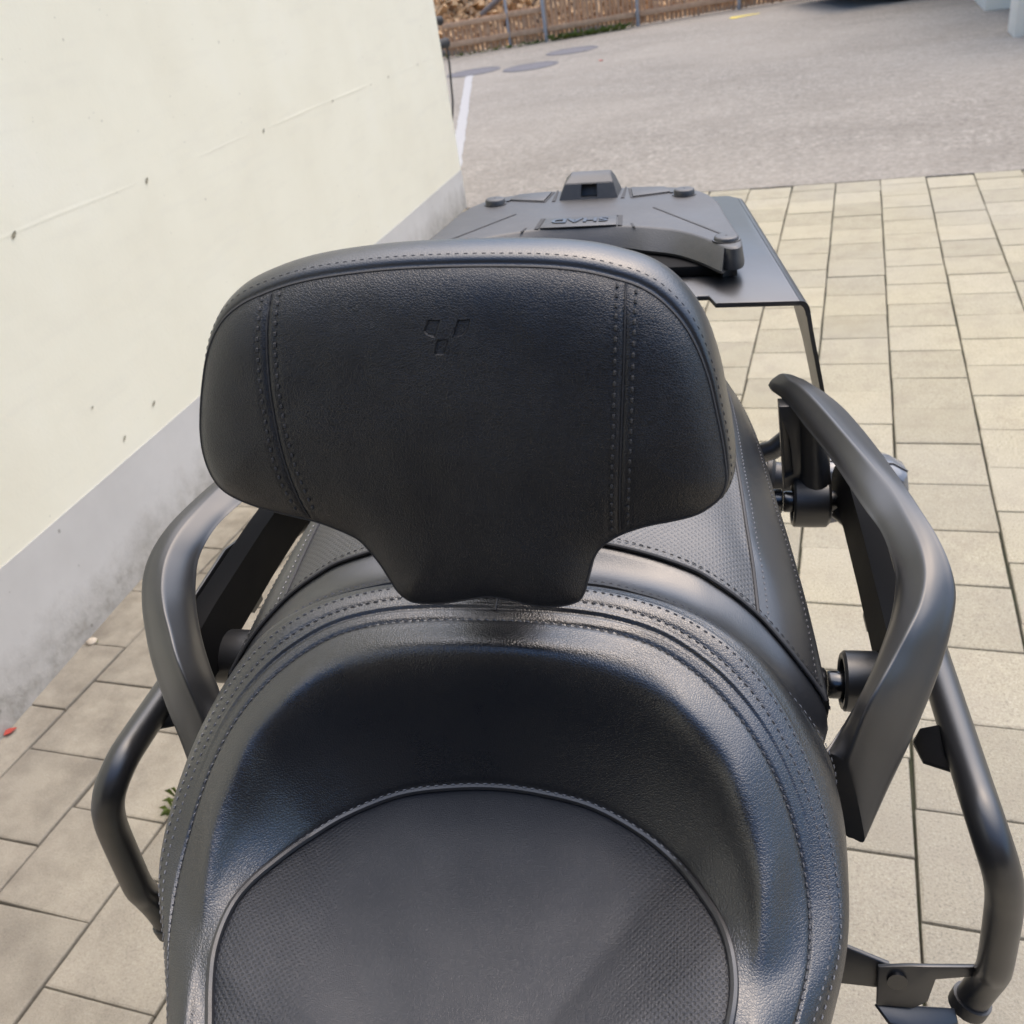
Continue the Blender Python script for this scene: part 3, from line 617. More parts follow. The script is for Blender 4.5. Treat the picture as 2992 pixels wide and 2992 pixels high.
# ---- passenger seat
colsP = [  # curves running rearward: centre .. side skirt
 [(0, .527, .877), (0, .60, .888), (0, .70, .897), (0, .80, .902), (0, .90, .902), (0, .955, .89)],
 [(.09, .519, .8725), (.088, .60, .882), (.086, .70, .890), (.082, .80, .894), (.075, .90, .894), (.06, .955, .883)],
 [(.1353, .508, .858), (.134, .57, .869), (.130, .66, .877), (.124, .78, .884), (.11, .88, .886), (.085, .945, .876)],
 [(.164, .497, .8385), (.1622, .54, .848), (.1595, .575, .8565), (.155, .65, .866), (.145, .79, .873), (.112, .925, .868)],
 [(.183, .485, .822), (.181, .53, .832), (.177, .58, .841), (.171, .65, .850), (.158, .79, .859), (.122, .935, .856)],
 [(.202, .478, .797), (.199, .53, .810), (.194, .58, .820), (.184, .65, .833), (.168, .79, .843), (.130, .945, .842)],
 [(.2095, .4735, .783), (.205, .53, .792), (.199, .58, .803), (.190, .65, .816), (.172, .79, .828), (.134, .95, .828)],
 [(.200, .47, .735), (.196, .53, .74), (.190, .58, .752), (.180, .65, .765), (.162, .79, .775), (.124, .94, .775)],
 [(.180, .47, .69), (.176, .53, .695), (.170, .58, .70), (.160, .65, .71), (.142, .79, .72), (.104, .92, .72)]]
CP = [catmull(c_, 60) for c_ in colsP]; CPs = [np.array([c[i] for c in CP]) for i in range(60)]
rows = []; perf_rows = []
seam_j = 3
def cross(i, vq):
    A = catmull(CPs[i], 97); return A
for i in range(60):
    A = cross(i, None)                       # 97 samples, 12 per span, centre -> skirt
    rows.append(np.vstack([A[::-1] * [-1, 1, 1], A[1:]]))
R3 = np.array(rows); sj = 36
nl_ = R3.shape[1]; mid = 96
def pgrid(name, j0, j1, mat, parent, groove=()):
    G = R3[:, j0:j1 + 1].copy(); o = mesh(name, G.reshape(-1, 3), grid_faces(G.shape[0], G.shape[1]), mat, parent); autosmooth(o, 60); return o
R3[:, mid - sj:mid + sj + 1, 2] += .0
pas = pgrid('passenger_seat', mid - sj, mid + sj, M['perf'], root); tag(pas, 'perforated black passenger seat behind the backrest')
pgrid('seat_side', mid + sj, nl_ - 1, M['leather_fine'], pas); pgrid('seat_side', 0, mid - sj, M['leather_fine'], pas)
def up_n(P): return np.tile([0, 0, 1.], (len(P), 1))
for sg in (-1, 1):
    C3 = R3[:, mid + sg * sj]; C3b = R3[:, mid + sg * (sj + 4)]; C3c = R3[:, mid + sg * (sj - 3)]
    nn = np.tile([sg * .45, 0, .9], (60, 1)); P = resample(C3, 200); b = MB(); b.tube(P + [0, 0, .0002], .0013, 6); b.build('piping', M['thread_dark'], pas, smooth=True)
    stitches('stitching', resample(C3b, 200), np.tile([sg * .45, 0, .9], (200, 1)), M['thread'], pas)
    stitches('stitching', resample(R3[:, mid + sg * 60], 200), np.tile([sg * .7, 0, .7], (200, 1)), M['thread_dark'], pas)
tube_on('seam_cord', (S5f + [0, -.0005, .0004])[S5f[:, 2] > .788], .0014, M['thread_dark'], pas)
P = S5f + (S5f - S4f) / np.linalg.norm(S5f - S4f, axis=1)[:, None] * .006; P[:, 2] += .0012
stitches('stitching', P, up_n(P), M['thread_dark'], pas)
P = S4f + (S5f - S4f) * .06; stitches('stitching', P + [0, 0, .0002], up_n(P), M['thread'], strip)

# ---- rider backrest
OUT = [(-138.2, -60.7), (-134.9, -46.9), (-129.6, -30.4), (-123.6, -18.7), (-115.7, -9.5), (-105.2, -2.7), (-93.8, 1.6), (-79.5, 5.6), (-64.2, 8.3), (-47.7, 10.0), (-27.2, 11.3), (-5.7, 11.6), (15.4, 11.3), (36.1, 10.5), (53.8, 9.2), (69.9, 6.8), (83.1, 3.3), (93.6, -0.3), (102.8, -5.8), (110.7, -13.3), (117.3, -22.1), (122.7, -32.9), (127.5, -46.6), (131.1, -61.9), (134.1, -76.1), (136.1, -89.1), (136.5, -96.5), (134.0, -103.9), (127.8, -109.9), (120.9, -113.8), (109.6, -116.9), (98.2, -119.4), (86.7, -123.4), (79.3, -127.4), (73.4, -132.2), (69.5, -138.7), (67.1, -146.8), (64.6, -156.6), (61.4, -162.5), (54.4, -165.5), (45.2, -166.7), (34.4, -165.8), (23.7, -163.1), (12.8, -161.7), (1.7, -163.4), (-11.2, -166.0), (-20.9, -166.7), (-30.6, -166.0), (-37.4, -161.0), (-41.5, -153.5), (-46.3, -144.3), (-51.9, -136.0), (-57.6, -129.5), (-66.8, -124.7), (-79.2, -119.9), (-91.9, -116.7), (-107.8, -112.8), (-122.1, -107.9), (-132.7, -101.4), (-137.9, -92.5), (-140.1, -81.2), (-139.8, -70.1)]
EMB = [[(-5.9, -11.5), (0.4, -11.7), (-2.7, -20.1), (-6.0, -19.3), (-8.4, -17.1)], [(8.8, -11.9), (15.5, -11.8), (13.9, -16.9), (11.1, -19.3), (5.7, -20.6)], [(-1.8, -20.9), (4.4, -20.6), (1.4, -28.6), (-4.1, -28.4)]]
SEAMS = [[(-88.6, 2.4), (-90.7, -23.9), (-91.1, -53.6), (-89.0, -84.5), (-83.4, -117.2)], [(89.0, 1.4), (88.4, -28.1), (86.8, -62.9), (85.4, -92.1), (84.1, -122.7)]]
TH = [[[(-93.5, 1.2), (-95.8, -23.8), (-96.1, -53.5), (-94.7, -84.5), (-88.6, -114.2)], [(-83.6, 3.7), (-86.0, -24.0), (-85.9, -53.6), (-83.4, -84.5), (-77.6, -114.1)]],
      [[(85.1, 2.3), (84.2, -28.0), (82.9, -62.9), (81.4, -92.1), (80.2, -122.7)], [(93.9, -0.9), (92.7, -28.2), (91.4, -63.0), (89.9, -92.1), (88.2, -121.0)]]]
OUT2 = smooth_ring(np.vstack([catmull(OUT, 620, True)] * 1), 3) * .001
OUT2 = resample(np.vstack([OUT2, OUT2[:1]]), 401)[:-1]; NO = len(OUT2)
sarea = np.sum(OUT2[:, 0] * np.roll(OUT2[:, 1], -1) - np.roll(OUT2[:, 0], -1) * OUT2[:, 1])
tn = np.roll(OUT2, -1, 0) - np.roll(OUT2, 1, 0); tn /= np.linalg.norm(tn, axis=1)[:, None]
onr = np.stack([tn[:, 1], -tn[:, 0]], 1) * (1 if sarea > 0 else -1)      # outward
bw, bnv, bO = np.array([0, .212064, .977256]), np.array([0, -.977256, .212064]), np.array([0, .4334, 1.082])
def bpt(x, w_, d):  # d = distance toward the rider
    return bO + np.array([x, 0, 0]) + bw * w_ + bnv * d
def in_poly(P, poly):
    x, y = P[:, 0], P[:, 1]; c_ = np.zeros(len(P), bool); j = len(poly) - 1
    for i in range(len(poly)):
        xi, yi = poly[i]; xj, yj = poly[j]
        c_ ^= ((yi > y) != (yj > y)) & (x < (xj - xi) * (y - yi) / (yj - yi + 1e-15) + xi); j = i
    return c_
def seg_dist(P, poly, closed=True):
    best = np.full(len(P), 9e9); m = len(poly)
    for i in range(m if closed else m - 1):
        a, b_ = np.array(poly[i]), np.array(poly[(i + 1) % m]); ab = b_ - a; t = np.clip(((P - a) @ ab) / (ab @ ab + 1e-15), 0, 1)
        best = np.minimum(best, np.linalg.norm(P - (a + t[:, None] * ab), axis=1))
    return best
gx, gy = np.meshgrid(np.arange(-.142, .139, .0017), np.arange(-.168, .013, .0017)); G2 = np.stack([gx.ravel(), gy.ravel()], 1)
G2[::1, 0] += (np.arange(len(G2)) // gx.shape[1] % 2) * .00085
ok = in_poly(G2, OUT2); G2 = G2[ok]; G2 = G2[seg_dist(G2, OUT2[::2]) > .0012]
embp = [np.array(e) * .001 for e in EMB]
def subdiv(P, m=9): return np.vstack([np.linspace(P[i], P[(i + 1) % len(P)], m, endpoint=False) for i in range(len(P))])
def inset(P, d):
    P = np.array(P); sa = np.sum(P[:, 0] * np.roll(P[:, 1], -1) - np.roll(P[:, 0], -1) * P[:, 1]); out = []
    for i in range(len(P)):
        a, b_, c_ = P[i - 1], P[i], P[(i + 1) % len(P)]; e1 = (b_ - a) / np.linalg.norm(b_ - a); e2 = (c_ - b_) / np.linalg.norm(c_ - b_); sg_ = 1 if sa > 0 else -1
        n1 = np.array([-e1[1], e1[0]]) * sg_; n2 = np.array([-e2[1], e2[0]]) * sg_; m = n1 + n2; out.append(b_ + m * d / (1 + n1 @ n2))
    return np.array(out)
ex = [subdiv(e) for e in embp]; inner_e = [subdiv(inset(e, .0006)) for e in embp]
for e in embp: G2 = G2[seg_dist(G2, e) > .0012]
PTS = np.vstack([OUT2, G2] + ex + inner_e)
ced = [(i, (i + 1) % NO) for i in range(NO)]; off_ = NO + len(G2)
for e in ex + inner_e: ced += [(off_ + i, off_ + (i + 1) % len(e)) for i in range(len(e))]; off_ += len(e)
res = delaunay_2d_cdt([Vector(p) for p in PTS], ced, [], 1, 1e-7)
V2 = np.array([(v.x, v.y) for v in res[0]]); F2 = [tuple(f) for f in res[2]]
dist = seg_dist(V2, OUT2[::2])
seam3 = [resample(catmull(np.array(s_) * .001, 40), 30) for s_ in SEAMS]
hgt = .0085 * (1 - np.exp(-dist / .010)) + .0045 * np.exp(-((V2[:, 1] + .06) / .07) ** 2) * (1 - np.exp(-dist / .02))
for sp_ in seam3:
    ds = seg_dist(V2, sp_, False); hgt -= .0012 * np.exp(-(ds / .0013) ** 2) * np.minimum(1, dist / .004); hgt -= .0004 * np.exp(-((ds - .0052) / .0009) ** 2)
for e in embp:
    ins = in_poly(V2, e); de = seg_dist(V2, e); hgt -= np.where(ins, .0010 * np.clip(de / .00055, 0, 1), 0)
nzv = np.array([noise.noise(Vector((p[0] * 55, p[1] * 55, 1))) for p in V2]); hgt += nzv * .0004 * np.minimum(1, dist / .01)
vs = [bpt(p[0], p[1], h_) for p, h_ in zip(V2, hgt)]
front = mesh('backrest_pad', vs, F2, M['leather_back'], root); autosmooth(front, 38)
tag(front, 'T-shaped black leather backrest pad with an embossed emblem')
me = front.data
if sum(p.normal.y for p in me.polygons) > 0: me.flip_normals()
# side band
prof_b = [(0, -.0005), (.0008, -.0022), (.0022, -.0026), (.0036, -.0048), (.0052, -.010), (.0064, -.018), (.0066, -.027), (.0056, -.036), (.002, -.043), (-.006, -.0475), (-.018, -.049)]
pf = catmull(prof_b, 34); rows = []
fband = smooth_ring(.25 + 1.55 * np.maximum(0, onr[:, 1]) + .55 * np.maximum(0, onr[:, 0]) * (OUT2[:, 1] > -.11), 10)
for o_, d in pf: rows.append(np.array([bpt(*(OUT2[i] + onr[i] * o_ * fband[i]), d) for i in range(NO)]))
nb = len(rows); band = mesh('side_band', np.vstack(rows), grid_faces(nb, NO, True), M['leather_fine'], front); autosmooth(band, 60)
tubeP = np.array([bpt(*(OUT2[i % NO] + onr[i % NO] * .0004), -.0008) for i in range(NO + 1)]); b = MB(); b.tube(tubeP, .0009, 6, cap=False); b.build('seam_cord', M['thread_dark'], front, smooth=True)
PB = np.array([bpt(*(OUT2[i] + onr[i] * .0034 * fband[i]), -.0046) for i in range(NO)]); NB_ = np.array([np.array([onr[i][0], 0, 0]) + bw * onr[i][1] for i in range(NO)]) * .8 + bnv * .5
stitches('stitching', PB, NB_, M['piping'], front, ln=.0034, gap=.0010, r=.00028)
# back shell of the pad
res = delaunay_2d_cdt([Vector(OUT2[i] + onr[i] * pf[-1][0]) for i in range(0, NO, 4)], [(i, (i + 1) % (NO // 4)) for i in range(NO // 4)], [], 1, 1e-7)
mesh('back_shell', [bpt(v.x, v.y, -.0489) for v in res[0]], [tuple(f) for f in res[2]], M['plastic_dark'], front)
from mathutils.kdtree import KDTree
kd = KDTree(len(V2)); [kd.insert((p[0], p[1], 0), i) for i, p in enumerate(V2)]; kd.balance()
def hat(x, y): return np.mean([hgt[i] for _, i, _ in kd.find_n((x, y, 0), 3)])
for pair, sm in zip(TH, SEAMS):
    for ln_ in pair:
        q = resample(catmull(np.array(ln_) * .001, 60), 90); q = q[in_poly(q, OUT2)]
        P = np.array([bpt(x, y, hat(x, y)) for x, y in q]); stitches('stitching', P, np.tile(bnv, (len(P), 1)), M['thread_dark'], front, ln=.0034, gap=.0018, r=.0008, raise_=.0006)
    q = resample(catmull(np.array(sm) * .001, 60), 90); q = q[in_poly(q, OUT2)]; P = np.array([bpt(x, y, hat(x, y) + .0002) for x, y in q]); b = MB(); b.tube(P, .0005, 6); b.build('seam_cord', M['thread_dark'], front, smooth=True)
# steel support behind the pad, rooted in the seat
b = MB(); b.prism([(-.028, .50, .86), (.028, .50, .86), (.028, .475, 1.0), (-.028, .475, 1.0)], (0, .008, .002)); b.build('backrest_bracket', M['powder'], root, bevel=.002)

# ---- grab handles
HS = [ # outer, ridge, inner
 ((.2325, .4285, .7095), (.2180, .4430, .7655), (.2055, .4520, .7650)), ((.2365, .434, .7165), (.2187, .4437, .7715), (.2105, .4585, .7660)), ((.2477, .449, .7385), (.2215, .447, .785), (.2225, .478, .769)), ((.2605, .464, .766), (.2275, .4525, .806), (.2315, .4895, .780)),
 ((.2725, .481, .791), (.2355, .4625, .8175), (.2405, .503, .793)), ((.2806, .496, .806), (.2455, .478, .826), (.2475, .516, .8045)), ((.2877, .513, .8215), (.2545, .4925, .834), (.2535, .530, .814)),
 ((.2925, .533, .835), (.265, .5135, .840), (.2575, .545, .8235)), ((.290, .5505, .8465), (.2715, .537, .8465), (.2585, .557, .8325)), ((.285, .572, .854), (.272, .562, .853), (.256, .572, .8405)),
 ((.2795, .5995, .857), (.268, .592, .857), (.2525, .592, .845)), ((.2745, .6377, .856), (.2612, .635, .859), (.2448, .6204, .847)), ((.2675, .711, .849), (.2424, .7036, .862), (.2320, .702, .842)), ((.2545, .774, .848), (.2262, .767, .862), (.2165, .765, .842)),
 ((.2425, .811, .847), (.2153, .8026, .861), (.2085, .800, .842)), ((.2335, .832, .846), (.2077, .8215, .859), (.2015, .820, .842)), ((.2240, .8500, .845), (.2050, .840, .856), (.1950, .836, .841)), ((.2140, .8585, .843), (.2030, .852, .851), (.1925, .848, .841))]
def handle_sections(sg):
    O_ = catmull([h[0] for h in HS], 110); R_ = catmull([h[1] for h in HS], 110); I_ = catmull([h[2] for h in HS], 110); C_ = (O_ + R_ + I_) / 3
    T = np.gradient(C_, axis=0); T /= np.linalg.norm(T, axis=1)[:, None]; rows = []
    for i in range(110):
        o_, r_, q = O_[i], R_[i], I_[i]; t = i / 109
        dn = -(r_ - (o_ + q) / 2); dn = dn - T[i] * (dn @ T[i]); ln_ = np.linalg.norm(dn); dn = dn / (ln_ + 1e-9)
        dn = dn * .6 + np.array([0, 0, -1]) * .4; dn = dn - T[i] * (dn @ T[i]); dn /= np.linalg.norm(dn)
        fB = float(np.interp(t, [0, .12, .4, 1], [.97, .9, .66, .62]))
        kb = 1. if t < .95 else max(.5, 1 - (t - .95) / .1)
        dep = .016 if t < .93 else .016 * max(.2, 1 - (t - .93) / .08)
        mo = (o_ + r_) / 2; bul = (mo - C_[i]); bul -= T[i] * (bul @ T[i]); bul /= np.linalg.norm(bul) + 1e-9
        mi = (q + r_) / 2; bui = (mi - C_[i]); bui /= np.linalg.norm(bui) + 1e-9
        w_ = np.linalg.norm(o_ - q)
        sec = [o_ * .96 + r_ * .04, o_ * .66 + r_ * .34 + bul * .0018, o_ * .3 + r_ * .7 + bul * .0022, o_ * .09 + r_ * .91 + bul * .0012, r_, r_ * .86 + q * .14 + bui * .0014, mi + bui * .0030, q * .85 + r_ * .15 + bui * .0012, q,
               q + (o_ - r_) * .36 * kb, q + (o_ - r_) * fB * kb, (q + (o_ - r_) * (fB + .05)) * .5 + o_ * .5]
        P = catmull(sec, 48, True); rows.append(P * [sg, 1, 1])
    return rows
for sg in (1, -1):
    rows = handle_sections(sg); b = MB(); b.add(np.vstack(rows), grid_faces(110, 48, True) + [tuple(range(48)), tuple(109 * 48 + i for i in range(47, -1, -1))])
    h_ = b.build('grab_handle', M['handle'], root, smooth=True)
    # rear post: web with a recessed slot, round rib and boss
    X = lambda x: sg * x
    b = MB(); ins = []
    def quadstrip(y0, pts): return [(X(x), y0, z_) for x, z_ in pts]
    outer_ = [(.1985, .842), (.222, .842), (.2245, .765), (.208, .755)]; inn = [(.2025, .826), (.2100, .808), (.2155, .772), (.2085, .768)]
    yb = .800
    vs = [(X(x), yb, z_) for x, z_ in outer_] + [(X(x), yb, z_) for x, z_ in inn] + [(X(x), yb + .006, z_) for x, z_ in inn] + [(X(x), yb + .018, z_) for x, z_ in outer_]
    fs = [(i, (i + 1) % 4, 4 + (i + 1) % 4, 4 + i) for i in range(4)] + [(4 + i, 4 + (i + 1) % 4, 8 + (i + 1) % 4, 8 + i) for i in range(4)] + [(8, 9, 10, 11)] + [(i, (i + 1) % 4, 12 + (i + 1) % 4, 12 + i) for i in range(4)] + [(12, 13, 14, 15)]
    b.add(vs, fs); b.build('post_web', M['handle'], h_, bevel=.0015)
    b = MB(); b.tube([(X(.230), .806, .838), (X(.231), .805, .82), (X(.2355), .803, .775), (X(.2365), .802, .755)], [.015, .0135, .0135, .0155], 18); b.build('post_rib', M['handle'], h_, smooth=True)
    def boss(x0, x1, y, z_, r, ri, dp):
        b = MB(); vs = []; n = 36; pr_ = [(x0 + dp, ri * .98), (x0 + .001, ri), (x0, ri + .0015), (x0, r - .002), (x0 + .002, r), ((x0 + x1) / 2, r * 1.01), (x1 - .003, r), (x1, r - .003), (x1, .002)]
        for a in np.linspace(0, 2 * math.pi, n, False):
            for x, rr_ in pr_: vs.append((X(x), y + rr_ * math.cos(a), z_ + rr_ * math.sin(a)))
        m = len(pr_); b.add(vs, [(i * m + j, i * m + j + 1, ((i + 1) % n) * m + j + 1, ((i + 1) % n) * m + j) for i in range(n) for j in range(m - 1)]); return b.build('mounting_boss', M['handle'], h_, smooth=True)
    boss(.2165, .2505, .801, .741, .0245, .0185, .012); boss(.2315, .268, .556, .7345, .0225, .0165, .012)
    for (x0, x1, y, z_, r) in ((.160, .207, .801, .741, .0125), (.208, .228, .801, .741, .0105), (.165, .2205, .556, .7305, .0125), (.2215, .243, .556, .7305, .0105)):
        b = MB(); b.tube([(X(x0), y, z_), (X(x0) + sg * .002, y, z_), (X(x1) - sg * .0015, y, z_), (X(x1), y, z_)], [r * .9, r, r, r * .9], 22); b.build('bolt', M['gloss'], h_, smooth=True)
    # pannier carrier: mounting rail, side tube, tabs
    rk = MB()
    rail_s = [(.2565, .745), (.2565, .793), (.2715, .797), (.2715, .794), (.2600, .789), (.2600, .745)]
    rp_ = []
    for y_, dz, k_ in ((.50, -.010, 1), (.56, -.004, 1), (.66, 0, 1), (.74, 0, 1), (.80, -.006, .9), (.828, -.018, .55), (.836, -.024, .3)):
        zc_ = .768; rp_.append([(X(x), y_ , zc_ + dz + (z_ - zc_) * k_) for x, z_ in rail_s])
    rk.add(np.vstack(rp_), grid_faces(len(rp_), 6, True) + [tuple(range(6)), tuple(range(6 * len(rp_) - 6, 6 * len(rp_)))])
    rko = rk.build('pannier_carrier', M['rail_black'], root, smooth=True)
    b = MB(); b.prism([(X(.279), .56, .742), (X(.279), .56, .788), (X(.279), .63, .792), (X(.279), .70, .775), (X(.279), .70, .745)], (X(.003), 0, 0)); b.build('outer_plate', M['powder'], rko, bevel=.001)
    b = MB(); b.tube([(X(.2505), .801, .741), (X(.2615), .801, .741)], .0105, 20); b.build('spacer', M['gloss'], rko, smooth=True)
    b = MB(); b.prism([(X(.2602), .60, .749), (X(.2602), .63, .749), (X(.2602), .63, .738), (X(.2602), .61, .738)], (X(-.0032), 0, 0)); b.build('lug', M['powder'], rko)
    tp = catmull([(.262, .80, .735), (.295, .765, .718), (.31, .70, .713), (.31, .6, .713), (.3097, .5227, .7132), (.3093, .48, .7138), (.3102, .4585, .7115), (.3145, .4425, .700), (.3205, .4375, .683), (.3262, .4385, .6625), (.3305, .4415, .640), (.3362, .4465, .595), (.3395, .4500, .565), (.3425, .4570, .543), (.3405, .4610, .521), (.3345, .4600, .498)], 150)
    b = MB(); b.tube(tp * [sg, 1, 1], .0122, 18); b.build('side_tube', M['powder'], rko, smooth=True)
    b = MB(); b.tube([(X(.3362), .4605, .5045), (X(.3335), .4598, .494)], .0145, 18); b.build('tube_cap', M['plastic_dark'], rko, smooth=True)
    b = MB(); b.prism([(X(.285), .531, .714), (X(.284), .541, .692), (X(.2865), .517, .696), (X(.303), .498, .707), (X(.303), .537, .715)], (0, 0, -.003)); b.build('tab', M['powder'], rko, bevel=.001)
    b = MB(); b.prism([(X(.13), .500, .553), (X(.24), .472, .543), (X(.272), .461, .541), (X(.268), .455, .520), (X(.235), .462, .510), (X(.13), .490, .51)], (0, -.004, 0)); b.build('arm', M['powder'], rko, bevel=.0012)
    b = MB(); b.prism([(X(.262), .4565, .543), (X(.285), .4575, .546), (X(.298), .459, .5455), (X(.333), .464, .543), (X(.333), .462, .534), (X(.304), .4565, .534), (X(.300), .451, .514), (X(.290), .448, .508), (X(.263), .447, .509)], (0, -.004, .001)); b.build('tab', M['powder'], rko, bevel=.0012)
    b = MB(); b.prism([(X(.262), .446, .509), (X(.300), .449, .507), (X(.322), .452, .503), (X(.324), .444, .496), (X(.300), .434, .498), (X(.272), .434, .503)], (0, 0, -.004)); b.build('flap', M['powder'], rko, bevel=.0012)
    b = MB(); b.tube([(X(.276), .452, .534), (X(.276), .4475, .535)], .0075, 12); b.build('bolt', M['gloss'], rko, smooth=True)
    # turn signal
    sgn = MB(); yy = .985
    vs = []; pl = [(.268, .686), (.345, .682), (.362, .672), (.366, .652), (.340, .622), (.275, .606), (.262, .640)]
    for y_, k_ in ((yy - .02, .86), (yy - .012, .97), (yy, 1), (yy + .02, .97), (yy + .05, .7)):
        vs += [(X(.313 + (x - .313) * k_), y_, .645 + (z_ - .645) * k_) for x, z_ in pl]
    m = len(pl); sgn.add(vs, grid_faces(5, m, True) + [tuple(range(m)), tuple(range(4 * m, 5 * m))]); sg_o = sgn.build('turn_signal', M['lens'], root, bevel=.0015)
    b = MB(); b.tube([(X(p[0]), yy - .004, p[1] + .0005) for p in [(.268, .686), (.345, .682), (.362, .672)]], .0010, 8); b.build('trim', M['letter'], sg_o, smooth=True)
    b = MB(); b.tube([(X(.12), 1.0, .655), (X(.209), .998, .655), (X(.211), .998, .655), (X(.216), .997, .655), (X(.218), .997, .655), (X(.27), .992, .65)], [.022, .022, .025, .025, .019, .017], 14); b.build('stalk', M['plastic_dark'], sg_o, smooth=True)

# ---- rear rack plate
zr = .920
hp = [(.0, .872), (.118, .872), (.126, .880), (.136, .880), (.142, .859), (.2175, .858)]
b = MB(); out_ = [(-x, y) for x, y in hp[::-1]] + hp[1:] + [(.1765, 1.240), (.165, 1.252), (-.165, 1.252), (-.1765, 1.240)]
b.prism([(x, y, zr - .005) for x, y in out_], (0, 0, .005)); rack = b.build('rack_plate', M['powder'], root, bevel=.001)
for sg in (-1, 1):
    b = MB(); rows = []
    for kx, kz in ((0, 0), (.0035, -.0008), (.0065, -.003), (.0085, -.0065), (.010, -.012)):
        rows.append([(sg * (.2175 + kx), .858, zr + kz), (sg * (.197 + kx), 1.05, zr + kz), (sg * (.1765 + kx), 1.238, zr + kz)])
    inn_ = [[(p[0] - sg * .004, p[1], p[2] - .003) for p in r] for r in rows]
    b.add(np.vstack(rows + inn_[::-1]), grid_faces(10, 3) + [tuple(i * 3 for i in range(10))[::-1], tuple(i * 3 + 2 for i in range(10))]); b.build('flange', M['powder'], rack, smooth=True)
    # curved strut dropping from the front corner of the flange
    fr_ = catmull([(.2275, .8585, .909), (.233, .862, .885), (.2405, .866, .855), (.249, .872, .820), (.255, .89, .79), (.25, .93, .75)], 40)
    wd_ = np.interp(np.linspace(0, 1, 40), [0, .15, .35, .6, 1], [.12, .075, .055, .05, .05]); b = MB(); vs = []
    for p, w_ in zip(fr_, wd_):
        for dx, dy in ((0, 0), (0, w_), (-.004, w_), (-.004, 0)): vs.append((sg * (p[0] + dx - dy * .107), p[1] + dy, p[2] - .002))
    b.add(vs, grid_faces(40, 4, True) + [(0, 1, 2, 3), tuple(39 * 4 + i for i in range(4))]); b.build('strut', M['powder'], rack, smooth=True)
    b = MB(); b.tube([(sg * .25, .945, .76), (sg * .21, .945, .72), (sg * .13, .93, .70)], .011, 12); b.build('strut', M['powder'], rack, smooth=True)

# ---- top-case mounting plate
half = [(0, 1.183), (.04, 1.182), (.081, 1.176), (.11, 1.164), (.132, 1.140), (.147, 1.10), (.1555, 1.035), (.163, .98), (.1675, .950), (.1668, .926), (.160, .917), (.149, .924), (.130, .955), (.104, .984), (.067, 1.003), (.039, 1.011), (0, 1.013)]
hc = catmull(half, 120); hc[0, 0] = hc[-1, 0] = 0
ol = np.vstack([hc, (hc * [-1, 1])[::-1][1:-1]]); NL = len(ol)
def outline(off, fronty=0, frontx=0):
    t_ = np.roll(ol, -1, 0) - np.roll(ol, 1, 0); t_ /= np.linalg.norm(t_, axis=1)[:, None] + 1e-9; nn = np.stack([t_[:, 1], -t_[:, 0]], 1)
    if np.sum(nn * (ol - ol.mean(0))) < 0: nn = -nn
    q = ol + nn * off
    return q
fw = np.clip((1.03 - ol[:, 1]) / .03, 0, 1) * (np.abs(ol[:, 0]) < .152)   # 1 along the front edge
def frontshift(q, dy): r = q.copy(); r[:, 1] -= fw * dy; return r
layers = [(outline(-.004), .9538), (outline(-.0015), .9533), (outline(0), .9520), (frontshift(outline(.0015), .010), .943), (frontshift(outline(.003), .0165), .9352), (frontshift(outline(.0028), .0158), .9325), (frontshift(outline(-.002), .010), .9318), (outline(-.016), .9310), (outline(-.017), .9205)]
vs = []; 
for q, z_ in layers: vs += [(p[0], p[1], z_) for p in q]
nlz = len(layers)
res = delaunay_2d_cdt([Vector(p) for p in layers[0][0]], [(i, (i + 1) % NL) for i in range(NL)], [], 1, 1e-7)
b = MB(); b.add(vs, grid_faces(nlz, NL, True)); b.add([(v.x, v.y, .9538) for v in res[0]], [tuple(f) for f in res[2]])
case = b.build('case_plate', M['plastic'], root, smooth=True); tag(case, 'textured black top-case mounting plate on the rear rack')
bm = bmesh.new(); bm.from_mesh(case.data); bmesh.ops.remove_doubles(bm, verts=bm.verts[:], dist=1e-6); bm.to_mesh(case.data); bm.free(); autosmooth(case, 35)
for x, y in ((.111, 1.131), (-.111, 1.131), (.1530, .944), (-.1530, .944)):
    b = MB(); vs = []; n = 26; dz_ = 0 if y > 1 else -.0028; pr_ = [(.0118, .9505), (.0118, .9590 + dz_), (.0108, .9602 + dz_), (.009, .9606 + dz_), (.001, .9608 + dz_)]
    for a in np.linspace(0, 2 * math.pi, n, False):
        for r, z_ in pr_: vs.append((x + r * math.cos(a), y + r * math.sin(a), z_))
    b.add(vs, [(i * 5 + j, i * 5 + j + 1, ((i + 1) % n) * 5 + j + 1, ((i + 1) % n) * 5 + j) for i in range(n) for j in range(4)]); b.build('rubber_pad', M['plastic'], case, smooth=True)
    b = MB(); b.tube([(x, y, .9532), (x, y, .9546)], .0138, 26); b.build('pad_rim', M['plastic_dark'], case, smooth=True)
